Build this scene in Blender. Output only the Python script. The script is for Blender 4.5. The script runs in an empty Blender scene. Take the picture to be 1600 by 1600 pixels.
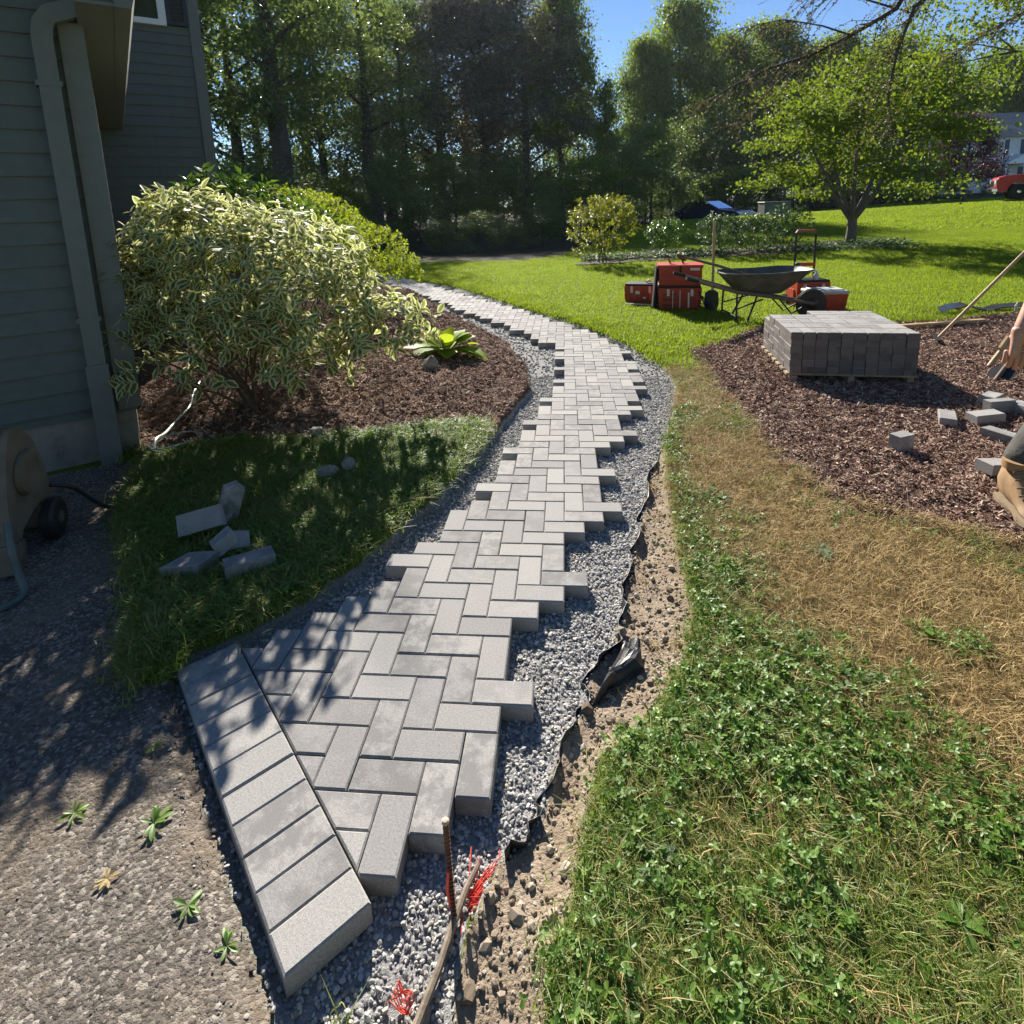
import bpy, bmesh, math, random
import numpy as np
from mathutils import Vector, Matrix, Euler

random.seed(7); rng = np.random.default_rng(7)
R = math.radians
SC = bpy.context.scene
COL = SC.collection

# ------------------------------------------------------------------ camera, sky, sun, exposure
CAM = Vector((.524, -1.087, 1.573)); PITCH, YAW, ROLL = .182, .094, -.033
fwd = Vector((-math.sin(YAW)*math.cos(PITCH), math.cos(YAW)*math.cos(PITCH), -math.sin(PITCH)))
rgt = Vector((math.cos(YAW), math.sin(YAW), 0)); upv = rgt.cross(fwd)
r2 = math.cos(ROLL)*rgt + math.sin(ROLL)*upv; u2 = -math.sin(ROLL)*rgt + math.cos(ROLL)*upv
cd = bpy.data.cameras.new('camera'); cam = bpy.data.objects.new('camera', cd); COL.objects.link(cam)
cam.matrix_world = Matrix(((r2.x, u2.x, -fwd.x, CAM.x), (r2.y, u2.y, -fwd.y, CAM.y), (r2.z, u2.z, -fwd.z, CAM.z), (0, 0, 0, 1)))
cd.sensor_width = 36; cd.lens = 908.7/1600*36; cd.shift_y = -313.5/1600
cd.clip_start = .05; cd.clip_end = 1500
SC.camera = cam

SUN_AZ, SUN_EL = R(-17), R(30.5)
SDIR = Vector((math.sin(SUN_AZ)*math.cos(SUN_EL), math.cos(SUN_AZ)*math.cos(SUN_EL), math.sin(SUN_EL)))
w = bpy.data.worlds.new('World'); SC.world = w; w.use_nodes = True
sk = w.node_tree.nodes.new('ShaderNodeTexSky'); sk.sky_type = 'NISHITA'; sk.sun_disc = False
sk.sun_elevation = SUN_EL; sk.sun_rotation = SUN_AZ; sk.air_density = .8; sk.dust_density = 0; sk.ozone_density = 5.0
w.node_tree.links.new(sk.outputs[0], w.node_tree.nodes['Background'].inputs[0])
w.node_tree.nodes['Background'].inputs[1].default_value = .062
sl = bpy.data.lights.new('sun', 'SUN'); sl.energy = 5.0; sl.angle = R(.53); sl.color = (1, .94, .84)
so = bpy.data.objects.new('sun', sl); COL.objects.link(so); so.location = (0, 0, 30)
so.rotation_euler = SDIR.to_track_quat('Z', 'Y').to_euler()
SC.view_settings.view_transform = 'Standard'; SC.view_settings.look = 'None'
SC.view_settings.exposure = 1.2; SC.view_settings.gamma = 1.0; SC.view_settings.use_curve_mapping = False
SC.cycles.use_denoising = True; SC.cycles.max_bounces = 4; SC.cycles.transparent_max_bounces = 4
SC.cycles.diffuse_bounces = 3; SC.cycles.glossy_bounces = 2; SC.cycles.transmission_bounces = 4
SC.cycles.caustics_reflective = False; SC.cycles.caustics_refractive = False

# ------------------------------------------------------------------ helpers: tagging, meshes
def tag(o, label=None, cat=None, group=None, kind=None):
    if label: o['label'] = label
    if cat: o['category'] = cat
    if group: o['group'] = group
    if kind: o['kind'] = kind
    return o
def empty(name, loc=(0, 0, 0), rz=0):
    o = bpy.data.objects.new(name, None); COL.objects.link(o); o.location = loc; o.rotation_euler = (0, 0, rz)
    o.empty_display_size = .1
    return o
def link(name, me, mat=None, parent=None, loc=None, rot=None):
    o = bpy.data.objects.new(name, me); COL.objects.link(o)
    if mat is not None and not me.materials:
        for m in (mat if isinstance(mat, (list, tuple)) else [mat]): me.materials.append(m)
    if parent: o.parent = parent
    if loc is not None: o.location = loc
    if rot is not None: o.rotation_euler = rot
    return o
def np_mesh(name, V, F, smooth=False, attrs=None, midx=None):
    """V (n,3); F (m,k) or a list of such arrays; attrs {name: (n,) or (n,3)} on points"""
    me = bpy.data.meshes.new(name); V = np.asarray(V, np.float32)
    Fs = F if isinstance(F, list) else [F]
    Fs = [np.asarray(f, np.int32) for f in Fs if len(f)]
    nl = sum(f.size for f in Fs); nf = sum(len(f) for f in Fs)
    me.vertices.add(len(V)); me.vertices.foreach_set('co', V.ravel())
    me.loops.add(nl); me.polygons.add(nf)
    me.loops.foreach_set('vertex_index', np.concatenate([f.ravel() for f in Fs]))
    tot = np.concatenate([np.full(len(f), f.shape[1], np.int32) for f in Fs])
    me.polygons.foreach_set('loop_start', (np.cumsum(tot)-tot).astype(np.int32))
    me.polygons.foreach_set('use_smooth', np.full(nf, bool(smooth)))
    if midx is not None: me.polygons.foreach_set('material_index', np.asarray(midx, np.int32))
    if attrs:
        for k, a in attrs.items():
            a = np.asarray(a, np.float32)
            if a.ndim == 1: me.attributes.new(k, 'FLOAT', 'POINT').data.foreach_set('value', a)
            else:
                at_ = me.attributes.new(k, 'FLOAT_VECTOR', 'POINT'); at_.data.foreach_set('vector', a.ravel())
    me.update(calc_edges=True); me.validate()
    return me
class MB:
    """collects simple solids into one mesh"""
    def __init__(s): s.v = []; s.f = []; s.m = []; s.mi = 0
    def add(s, vs, fs):
        b = len(s.v); s.v += [tuple(v) for v in vs]
        for f in fs: s.f.append([i+b for i in f]); s.m.append(s.mi)
        return s
    def box(s, c, d, rot=None, bev=0):
        hx, hy, hz = d[0]/2, d[1]/2, d[2]/2
        if bev <= 0:
            vs = [Vector((x*hx, y*hy, z*hz)) for z in (-1, 1) for y in (-1, 1) for x in (-1, 1)]
            fs = [(0, 2, 3, 1), (4, 5, 7, 6), (0, 1, 5, 4), (2, 6, 7, 3), (0, 4, 6, 2), (1, 3, 7, 5)]
        else:
            b = bev; vs = []; 
            def ring(k, z): return [Vector((x, y, z)) for x, y in ((-hx+k, -hy+k), (hx-k, -hy+k), (hx-k, hy-k), (-hx+k, hy-k))]
            vs = ring(b, -hz)+ring(0, -hz+b)+ring(0, hz-b)+ring(b, hz)
            fs = [(3, 2, 1, 0), (12, 13, 14, 15)]
            for r in range(3):
                for i in range(4): fs.append((r*4+i, r*4+(i+1) % 4, r*4+4+(i+1) % 4, r*4+4+i))
        M = rot if rot is not None else Matrix.Identity(3)
        if isinstance(M, (tuple, list)): M = Euler(M).to_matrix()
        return s.add([M @ v + Vector(c) for v in vs], fs)
    def tube(s, pts, rad, n=8, caps=True):
        pts = [Vector(p) for p in pts]; k = len(pts)
        if not isinstance(rad, (list, tuple, np.ndarray)): rad = [rad]*k
        vs = []; prev = None
        for i, p in enumerate(pts):
            t = (pts[min(i+1, k-1)]-pts[max(i-1, 0)]).normalized()
            if prev is None:
                a = Vector((0, 0, 1)) if abs(t.z) < .9 else Vector((1, 0, 0)); x = t.cross(a).normalized()
            else:
                x = (prev - t*prev.dot(t)).normalized()
            prev = x; y = t.cross(x)
            for j in range(n):
                a = 2*math.pi*j/n; vs.append(p+(x*math.cos(a)+y*math.sin(a))*rad[i])
        fs = [(i*n+j, i*n+(j+1) % n, (i+1)*n+(j+1) % n, (i+1)*n+j) for i in range(k-1) for j in range(n)]
        if caps: fs += [tuple(range(n-1, -1, -1)), tuple(range((k-1)*n, k*n))]
        return s.add(vs, fs)
    def cyl(s, c, r, h, axis=(0, 0, 1), n=16):
        a = Vector(axis).normalized()*h/2; return s.tube([Vector(c)-a, Vector(c)+a], r, n)
    def lathe(s, prof, c=(0, 0, 0), axis=(0, 0, 1), n=20):
        q = Vector((0, 0, 1)).rotation_difference(Vector(axis)); vs = []
        for r, z in prof:
            for j in range(n):
                a = 2*math.pi*j/n; vs.append(q @ Vector((r*math.cos(a), r*math.sin(a), z))+Vector(c))
        k = len(prof)
        fs = [(i*n+j, i*n+(j+1) % n, (i+1)*n+(j+1) % n, (i+1)*n+j) for i in range(k-1) for j in range(n)]
        fs += [tuple(range(n-1, -1, -1)), tuple(range((k-1)*n, k*n))]
        return s.add(vs, fs)
    def prism(s, poly, h, M=None):
        """poly in local xy, extruded along z by h (centred)"""
        M = M or Matrix.Identity(4); n = len(poly)
        vs = [M @ Vector((x, y, -h/2)) for x, y in poly]+[M @ Vector((x, y, h/2)) for x, y in poly]
        fs = [tuple(range(n-1, -1, -1)), tuple(range(n, 2*n))]+[(i, (i+1) % n, n+(i+1) % n, n+i) for i in range(n)]
        return s.add(vs, fs)
    def loft(s, rings, caps=True):
        n = len(rings[0]); k = len(rings); vs = [v for r in rings for v in r]
        fs = [(i*n+j, i*n+(j+1) % n, (i+1)*n+(j+1) % n, (i+1)*n+j) for i in range(k-1) for j in range(n)]
        if caps: fs += [tuple(range(n-1, -1, -1)), tuple(range((k-1)*n, k*n))]
        return s.add(vs, fs)
    def mesh(s, name='mesh', smooth=False):
        me = bpy.data.meshes.new(name); me.from_pydata([tuple(v) for v in s.v], [], s.f); me.update()
        bm = bmesh.new(); bm.from_mesh(me); bmesh.ops.recalc_face_normals(bm, faces=bm.faces); bm.to_mesh(me); bm.free()
        if any(s.m):
            me.polygons.foreach_set('material_index', np.asarray(s.m, np.int32))
        if smooth:
            for p in me.polygons: p.use_smooth = True
            try: me.set_sharp_from_angle(angle=R(40))
            except Exception: pass
        return me
    def build(s, name, mat, parent=None, smooth=False, loc=None, rot=None):
        return link(name, s.mesh(name, smooth), mat, parent, loc, rot)

# ------------------------------------------------------------------ helpers: materials
def new_mat(name):
    m = bpy.data.materials.new(name); m.use_nodes = True; nt = m.node_tree
    return m, nt, nt.nodes['Principled BSDF']
def N(nt, t, **kw):
    n = nt.nodes.new(t)
    for k, v in kw.items():
        if k.startswith('i_'): n.inputs[k[2:].replace('_', ' ')].default_value = v
        else: setattr(n, k, v)
    return n
def noise(nt, scale, detail=4, rough=.55, vec=None, dim='3D'):
    n = N(nt, 'ShaderNodeTexNoise'); n.inputs['Scale'].default_value = scale
    n.inputs['Detail'].default_value = detail; n.inputs['Roughness'].default_value = rough
    if vec is not None: nt.links.new(vec, n.inputs['Vector'])
    return n.outputs['Fac']
def ramp(nt, fac, stops):
    n = N(nt, 'ShaderNodeValToRGB'); e = n.color_ramp.elements
    while len(e) < len(stops): e.new(.5)
    for el, (p, c) in zip(e, stops): el.position = p; el.color = (*c, 1) if len(c) == 3 else c
    nt.links.new(fac, n.inputs[0]); return n.outputs[0]
def mixc(nt, fac, a, b, mode='MIX'):
    n = N(nt, 'ShaderNodeMix', data_type='RGBA', blend_type=mode)
    for s, v in ((n.inputs[0], fac), (n.inputs[6], a), (n.inputs[7], b)):
        if hasattr(v, 'is_linked') or hasattr(v, 'links'): nt.links.new(v, s)
        elif isinstance(v, (int, float)): s.default_value = v
        else: s.default_value = (*v, 1)
    return n.outputs[2]
def mth(nt, op, a, b=None, c=None):
    n = N(nt, 'ShaderNodeMath', operation=op)
    for s, v in zip(n.inputs, (a, b, c)):
        if v is None: continue
        if isinstance(v, (int, float)): s.default_value = v
        else: nt.links.new(v, s)
    return n.outputs[0]
def mrange(nt, v, a, b, c=0, d=1, smooth=False):
    n = N(nt, 'ShaderNodeMapRange'); n.interpolation_type = 'SMOOTHSTEP' if smooth else 'LINEAR'
    nt.links.new(v, n.inputs[0])
    for i, x in enumerate((a, b, c, d)): n.inputs[i+1].default_value = x
    return n.outputs[0]
def bump(nt, bs, h, strength=.4, dist=.01):
    n = N(nt, 'ShaderNodeBump'); n.inputs['Strength'].default_value = strength; n.inputs['Distance'].default_value = dist
    nt.links.new(h, n.inputs['Height']); nt.links.new(n.outputs[0], bs.inputs['Normal']); return n
def texco(nt, k='Object'): return N(nt, 'ShaderNodeTexCoord').outputs[k]
def orand(nt): return N(nt, 'ShaderNodeObjectInfo').outputs['Random']
def attr(nt, name, k='Fac'):
    n = N(nt, 'ShaderNodeAttribute'); n.attribute_name = name; return n.outputs[k]
def simple(name, col, rough=.6, metal=0, var=.12, nscale=30, bumps=.15, bdist=.002, spec=.4, dirt=None, dirtscale=6):
    m, nt, bs = new_mat(name); tc = texco(nt)
    f = noise(nt, nscale, 5, .6, tc); c0 = tuple(max(0, x*(1-var)) for x in col); c1 = tuple(min(1, x*(1+var)) for x in col)
    c = ramp(nt, f, [(.3, c0), (.7, c1)])
    if dirt:
        g = noise(nt, dirtscale, 6, .65, tc); c = mixc(nt, mrange(nt, g, .5, .72), c, dirt)
    nt.links.new(c, bs.inputs['Base Color']); bs.inputs['Roughness'].default_value = rough; bs.inputs['Metallic'].default_value = metal
    bs.inputs['Specular IOR Level'].default_value = spec
    if bumps: bump(nt, bs, f, bumps, bdist)
    return m
def leaf_mat(name, cols, trans=.45, rough=.45, tcol=None, spec=.4, margin=None, rndattr='rnd', wvar=None):
    """foliage: colour by per-leaf random, translucent; margin = colour of a pale leaf edge"""
    m, nt, bs = new_mat(name)
    c = ramp(nt, attr(nt, rndattr), [(i/(len(cols)-1), k) for i, k in enumerate(cols)])
    if wvar:
        gp0 = N(nt, 'ShaderNodeNewGeometry').outputs['Position']; c = mixc(nt, mrange(nt, noise(nt, wvar[0], 4, .65, gp0), .42, .66, 0, wvar[1], True), c, wvar[2])
    if margin:
        e = mrange(nt, mth(nt, 'ADD', attr(nt, 'edge'), mth(nt, 'MULTIPLY', mth(nt, 'SUBTRACT', noise(nt, 60, 2, .5, texco(nt)), .5), .5)), .45, .6)
        c = mixc(nt, e, c, margin)
    nt.links.new(c, bs.inputs['Base Color']); bs.inputs['Roughness'].default_value = rough
    bs.inputs['Specular IOR Level'].default_value = spec
    tr = N(nt, 'ShaderNodeBsdfTranslucent')
    tc = mixc(nt, .6, c, tcol or cols[-1]) if tcol or True else c
    if margin: tc = mixc(nt, e, tc, margin)
    nt.links.new(tc, tr.inputs[0])
    mx = N(nt, 'ShaderNodeMixShader'); mx.inputs[0].default_value = trans
    nt.links.new(bs.outputs[0], mx.inputs[1]); nt.links.new(tr.outputs[0], mx.inputs[2])
    nt.links.new(mx.outputs[0], nt.nodes['Material Output'].inputs['Surface'])
    return m

# ------------------------------------------------------------------ ground: zones and heights
GRAV_L = [(-0.00,-0.29),(-0.09,-0.23),(-0.40,0.07),(-0.75,0.45),(-0.86,0.55),(-0.89,0.66),(-0.72,0.80),(-0.57,0.97),(-0.45,1.22),(-0.35,1.48),(-0.20,1.88),(-0.10,2.29),(-0.02,2.70),(0.09,3.21),(0.20,3.77),(0.12,4.49),(-0.18,5.45),(-0.71,6.45),(-1.23,7.32),(-1.83,8.54),(-2.39,9.71),(-3.1,10.8),(-4.2,12.4)]
GRAV_R = [(0.27,-0.34),(0.28,-0.14),(0.29,-0.05),(0.35,0.08),(0.41,0.14),(0.44,0.24),(0.52,0.45),(0.57,0.54),(0.58,0.68),(0.70,0.83),(0.73,1.05),(0.81,1.36),(0.89,1.70),(1.01,2.22),(1.26,2.89),(1.46,3.67),(1.50,4.34),(1.30,5.17),(1.03,5.89),(0.66,6.57),(0.06,7.53),(-0.80,9.0),(-1.80,10.52),(-2.88,11.75),(-3.9,13.2)]
GRAVEL = GRAV_L + GRAV_R[::-1]
LAWN_L = [(-2.12,2.03),(-2.17,2.30),(-1.90,2.44),(-1.27,2.55),(-0.76,2.67),(-0.34,2.85),(-0.09,2.87),(-0.02,2.70),(-0.10,2.29),(-0.20,1.88),(-0.35,1.48),(-0.45,1.22),(-0.57,0.97),(-0.72,0.80),(-0.89,0.66),(-0.86,0.55),(-0.93,0.52),(-1.07,0.59),(-1.21,0.85),(-1.49,1.18),(-1.91,1.62)]
MULCH_L = [(-2.30,2.30),(-1.90,2.44),(-1.27,2.55),(-0.76,2.67),(-0.34,2.85),(-0.09,2.87),(-0.02,2.70)]+GRAV_L[13:]+[(-8,13),(-8,8),(-4.4,7.0),(-5.4,6.0)]
DRIVE = [(-2.30,2.30),(-2.12,2.03),(-1.91,1.62),(-1.49,1.18),(-1.21,0.85),(-1.07,0.59),(-0.93,0.52),(-0.86,0.55),(-0.75,0.45),(-0.40,0.07),(-0.09,-0.23),(0.1,-.4),(1,-1.5),(1,-6),(-14,-6),(-14,0),(-6,0)]
SOIL_R = [(1.26,2.89),(1.01,2.22),(0.89,1.70),(0.81,1.36),(0.73,1.05),(0.70,0.83),(0.58,0.68),(0.57,0.54),(0.52,0.45),(0.44,0.24),(0.35,0.08),(0.28,-.14),(0.27,-0.34),(.3,-1.3),(.55,-1.3),(0.47,-0.26),(0.48,-0.10),(0.54,0.13),(0.59,0.34),(0.73,0.46),(0.92,0.75),(0.99,0.95),(1.00,1.42),(1.06,1.84),(1.15,2.50)]
DRY = [(1.26,2.89),(1.46,3.6),(1.52,4.4),(1.62,4.75),(1.82,4.8),(1.80,4.1),(1.74,3.6),(1.75,3.14),(1.71,2.51),(1.79,2.00),(1.93,1.74),(2.20,1.57),(2.48,1.38),(3.2,1.2),(3.2,.4),(1.94,0.25),(1.72,0.30),(1.51,0.40),(1.45,0.62),(1.36,0.88),(1.30,1.05),(1.26,1.44),(1.22,1.80),(1.08,1.77),(1.12,2.50)]
MULCH_R = [(1.80,4.95),(1.74,4.1),(1.70,3.6),(1.73,3.14),(1.71,2.51),(1.79,2.00),(1.93,1.74),(2.20,1.57),(2.48,1.38),(2.77,1.14),(5.11,2.08),(9,4),(8.82,7.02),(6.25,6.62),(4.80,6.20),(3.01,6.21),(2.25,5.34)]
WOODS = [(-90,8),(-8,13),(-4.6,15.7),(-2.6,15.1),(-.6,15.2),(.6,16.5),(1.6,20),(3.2,27),(8,33.5),(14,35),(22,48),(60,58),(200,58),(200,300),(-200,300),(-200,8)]

def sdist(P, poly):
    """signed distance to a polygon, positive inside"""
    P = np.asarray(P, np.float32); a = np.asarray(poly, np.float32); b = np.roll(a, -1, 0)
    D = np.full(len(P), 1e9, np.float32); ins = np.zeros(len(P), bool)
    for (ax, ay), (bx, by) in zip(a, b):
        ex, ey = bx-ax, by-ay; px, py = P[:, 0]-ax, P[:, 1]-ay
        t = np.clip((px*ex+py*ey)/(ex*ex+ey*ey+1e-12), 0, 1)
        D = np.minimum(D, (px-t*ex)**2+(py-t*ey)**2)
        if by != ay:
            c = ((ay > P[:, 1]) != (by > P[:, 1])) & (P[:, 0] < (bx-ax)*(P[:, 1]-ay)/(by-ay)+ax)
            ins ^= c
    D = np.sqrt(D); return np.where(ins, D, -D)
def sstep(a, b, x): t = np.clip((x-a)/(b-a), 0, 1); return t*t*(3-2*t)
_perm = np.random.default_rng(3).random((64, 64))
def vnoise(x, y):
    xi = np.floor(x).astype(int); yi = np.floor(y).astype(int); fx = x-xi; fy = y-yi
    fx = fx*fx*(3-2*fx); fy = fy*fy*(3-2*fy); g = lambda i, j: _perm[i % 64, j % 64]
    return (g(xi, yi)*(1-fx)+g(xi+1, yi)*fx)*(1-fy)+(g(xi, yi+1)*(1-fx)+g(xi+1, yi+1)*fx)*fy
def fbm(x, y, o=3):
    s = 0; a = .5
    for i in range(o): s = s+a*(vnoise(x*2**i+i*7.3, y*2**i+i*3.1)-.5); a *= .5
    return s
def terrain(x, y):
    t = sstep(10, 31, y); h = t*np.clip(.12+.033*x, 0, 1.15)*sstep(-3, 3, x)
    return h - .55*sstep(32.5, 39, y)*sstep(2, 8, x) + .7*sstep(42, 70, y)*sstep(5, 25, x) + .10*fbm(x*.25, y*.25)*sstep(8, 14, y)
ZN = ('gravel', 'drive', 'lawnl', 'mulchl', 'mulchr', 'soil', 'dry', 'woods')
ZP = (GRAVEL, DRIVE, LAWN_L, MULCH_L, MULCH_R, SOIL_R, DRY, WOODS)
def zones(P):
    jit = np.stack([.05*fbm(P[:, 0]*9, P[:, 1]*9)+.02*fbm(P[:, 0]*33, P[:, 1]*33), .05*fbm(P[:, 0]*9+40, P[:, 1]*9+11)+.02*fbm(P[:, 0]*33+5, P[:, 1]*33)], 1)
    return {n: sdist(P+jit, p) for n, p in zip(ZN, ZP)}
def height(P, S=None):
    S = S or zones(P); x, y = P[:, 0], P[:, 1]
    z = terrain(x, y) + .018*fbm(x*3, y*3)*sstep(30, 10, y)
    z = z + sstep(-.02, .03, S['mulchr'])*(.02+.05*fbm(x*2.2, y*2.2))
    z = z + sstep(-.01, .02, S['lawnl'])*.02
    z = z + sstep(-.02, .02, S['mulchl'])*(.02+.13*sstep(0, 1.3, S['mulchl'])+.03*fbm(x*4, y*4))
    dg = -S['gravel']
    soil = sstep(-.02, .03, S['soil'])
    z = z - soil*.05*sstep(.34, .0, dg) + soil*(.03*fbm(x*8, y*8)+.02*fbm(x*25, y*25))
    dr = sstep(-.01, .02, S['drive'])
    z = z*(1-dr) + dr*(-.012-.04*sstep(.07, .0, dg)*sstep(-.6, .4, -x)+.012*fbm(x*5, y*5)+.008*fbm(x*30, y*30))
    g = sstep(-.012, .018, S['gravel'])
    z = z*(1-g) + g*(-.064+.018*fbm(x*6, y*6)+terrain(x, y)*.9)
    return z
def zat(x, y): return float(height(np.array([[x, y]], np.float32))[0])

def axis(lo, fl, fh, hi, step, grow=1.18):
    a = list(np.arange(fl, fh, step)); s = step; v = a[-1]
    while v < hi: s *= grow; v += s; a.append(v)
    s = step; v = a[0]; b = []
    while v > lo: s *= grow; v -= s; b.append(v)
    return np.array(b[::-1]+a)
gx = axis(-220, -2.6, 3.4, 260, .026, 1.10); gy = axis(-8, -.7, 4.6, 420, .026, 1.08)
GX, GY = np.meshgrid(gx, gy); GP = np.stack([GX.ravel(), GY.ravel()], 1).astype(np.float32)
GS = zones(GP); GZ = height(GP, GS)
def wgt(n, a=-.012, b=.012): return sstep(a, b, GS[n])
W1 = np.stack([wgt('drive'), wgt('soil', -.05, .04), wgt('gravel')], 1)
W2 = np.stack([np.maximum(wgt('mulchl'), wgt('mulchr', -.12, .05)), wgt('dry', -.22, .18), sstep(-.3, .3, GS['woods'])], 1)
nx, ny = len(gx), len(gy); ii = np.arange(nx*ny).reshape(ny, nx)
GF = np.stack([ii[:-1, :-1], ii[:-1, 1:], ii[1:, 1:], ii[1:, :-1]], -1).reshape(-1, 4)
zone = np.zeros(len(GP), int)      # 0 lawn 1 driveway 2 gravel 3 mulch left 4 mulch right 5 soil 6 woods
for k, n in ((6, 'woods'), (5, 'soil'), (4, 'mulchr'), (3, 'mulchl'), (1, 'drive'), (2, 'gravel')): zone[GS[n] > 0] = k
fz = zone[GF[:, 0]]

gm, nt, bs = new_mat('ground')
tc = texco(nt)
va = N(nt, 'ShaderNodeSeparateXYZ'); nt.links.new(attr(nt, 'wa', 'Vector'), va.inputs[0])
vb = N(nt, 'ShaderNodeSeparateXYZ'); nt.links.new(attr(nt, 'wb', 'Vector'), vb.inputs[0])
n1 = noise(nt, 14, 6, .6, tc); n2 = noise(nt, 90, 4, .6, tc); n3 = noise(nt, 3, 4, .6, tc); n4 = noise(nt, 320, 3, .6, tc)
vor = N(nt, 'ShaderNodeTexVoronoi'); vor.inputs['Scale'].default_value = 95; nt.links.new(tc, vor.inputs['Vector'])
vcol = N(nt, 'ShaderNodeSeparateColor'); nt.links.new(vor.outputs['Color'], vcol.inputs[0])
def wmask(s, k=.5): return mrange(nt, mth(nt, 'ADD', s, mth(nt, 'MULTIPLY', mth(nt, 'SUBTRACT', n2, .5), k)), .35, .65, smooth=True)
c = ramp(nt, n1, [(.3, (.07, .11, .012)), (.7, (.13, .18, .020))])
c = mixc(nt, mrange(nt, n3, .55, .75, 0, .35), c, (.13, .12, .035))
c = mixc(nt, wmask(vb.outputs[1], .9), c, ramp(nt, n1, [(.3, (.24, .145, .06)), (.55, (.36, .235, .105)), (.75, (.42, .30, .15))]))
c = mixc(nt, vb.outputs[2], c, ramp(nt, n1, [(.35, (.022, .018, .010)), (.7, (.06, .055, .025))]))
c = mixc(nt, wmask(vb.outputs[0]), c, ramp(nt, n2, [(.3, (.07, .04, .028)), (.7, (.19, .115, .08))]))
c = mixc(nt, wmask(va.outputs[1]), c, ramp(nt, n1, [(.3, (.225, .172, .12)), (.6, (.33, .262, .19)), (.8, (.40, .335, .26))]))
asph = ramp(nt, vcol.outputs[0], [(.0, (.10, .086, .072)), (.6, (.17, .147, .124)), (.82, (.26, .225, .19)), (1, (.38, .34, .29))])
asph = mixc(nt, mrange(nt, noise(nt, 2.6, 5, .65, tc), .46, .64, 0, .7), asph, (.225, .178, .13))
c = mixc(nt, wmask(va.outputs[0], .3), c, asph)
c = mixc(nt, wmask(va.outputs[2], .3), c, ramp(nt, n2, [(.3, (.20, .197, .19)), (.7, (.38, .37, .36))]))
nt.links.new(c, bs.inputs['Base Color']); bs.inputs['Roughness'].default_value = .95; bs.inputs['Specular IOR Level'].default_value = .15
hh = mth(nt, 'ADD', mth(nt, 'MULTIPLY', vor.outputs['Distance'], -.5), mth(nt, 'ADD', n2, mth(nt, 'MULTIPLY', n4, .5)))
bump(nt, bs, hh, .7, .012)
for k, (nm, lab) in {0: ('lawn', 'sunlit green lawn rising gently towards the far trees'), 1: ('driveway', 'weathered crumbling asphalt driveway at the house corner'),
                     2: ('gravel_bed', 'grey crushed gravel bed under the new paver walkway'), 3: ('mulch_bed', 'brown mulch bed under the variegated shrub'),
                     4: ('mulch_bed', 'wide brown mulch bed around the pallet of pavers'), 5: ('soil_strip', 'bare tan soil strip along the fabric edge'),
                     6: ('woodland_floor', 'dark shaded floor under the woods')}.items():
    sel = GF[fz == k]; uq, inv = np.unique(sel.ravel(), return_inverse=True)
    me = np_mesh(nm, np.c_[GP[uq], GZ[uq]], inv.reshape(-1, 4), True, {'wa': W1[uq], 'wb': W2[uq]})
    tag(link(nm, me, gm), lab, kind='structure')

# ------------------------------------------------------------------ scatter (geometry nodes) for what nobody could count
def source_collection(name, meshes):
    c = bpy.data.collections.new(name)
    for i, me in enumerate(meshes):
        o = bpy.data.objects.new('%s_piece_%02d' % (name, i), me); c.objects.link(o)
    return c
def scatter(name, src, P, rot, scl, label, cat, mat=None):
    """P (n,3), rot (n,3) euler, scl (n,) ; instances of the meshes in src"""
    n = len(P); idx = rng.integers(0, len(src), n)
    me = bpy.data.meshes.new(name); me.vertices.add(n); me.vertices.foreach_set('co', np.asarray(P, np.float32).ravel())
    me.attributes.new('rot', 'FLOAT_VECTOR', 'POINT').data.foreach_set('vector', np.asarray(rot, np.float32).ravel())
    me.attributes.new('scl', 'FLOAT', 'POINT').data.foreach_set('value', np.asarray(scl, np.float32))
    me.attributes.new('idx', 'INT', 'POINT').data.foreach_set('value', idx.astype(np.int32))
    me.update()
    o = bpy.data.objects.new(name, me); COL.objects.link(o)
    ng = bpy.data.node_groups.new(name, 'GeometryNodeTree')
    ng.interface.new_socket('Geometry', in_out='INPUT', socket_type='NodeSocketGeometry')
    ng.interface.new_socket('Geometry', in_out='OUTPUT', socket_type='NodeSocketGeometry')
    gi = ng.nodes.new('NodeGroupInput'); go = ng.nodes.new('NodeGroupOutput')
    ci = ng.nodes.new('GeometryNodeCollectionInfo'); ci.inputs[0].default_value = source_collection(name+'_pieces', src)
    ci.inputs['Separate Children'].default_value = True; ci.inputs['Reset Children'].default_value = True
    ip = ng.nodes.new('GeometryNodeInstanceOnPoints'); ip.inputs['Pick Instance'].default_value = True
    def na(nm, dt):
        k = ng.nodes.new('GeometryNodeInputNamedAttribute'); k.data_type = dt; k.inputs[0].default_value = nm
        return k.outputs[0]
    L = ng.links
    L.new(gi.outputs[0], ip.inputs['Points']); L.new(ci.outputs[0], ip.inputs['Instance'])
    L.new(na('idx', 'INT'), ip.inputs['Instance Index']); L.new(na('rot', 'FLOAT_VECTOR'), ip.inputs['Rotation'])
    L.new(na('scl', 'FLOAT'), ip.inputs['Scale']); L.new(ip.outputs[0], go.inputs[0])
    md = o.modifiers.new('scatter', 'NODES'); md.node_group = ng
    return tag(o, label, cat, kind='stuff')
def pts_in(n, x0, x1, y0, y1, keep):
    """n random points in a rectangle, kept by keep(P, S) -> probability; returns P with ground height"""
    P = np.stack([rng.uniform(x0, x1, n), rng.uniform(y0, y1, n)], 1).astype(np.float32)
    S = zones(P); k = rng.random(n) < keep(P, S); P = P[k]; S = {a: b[k] for a, b in S.items()}
    return np.c_[P, height(P, S)], S
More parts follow.
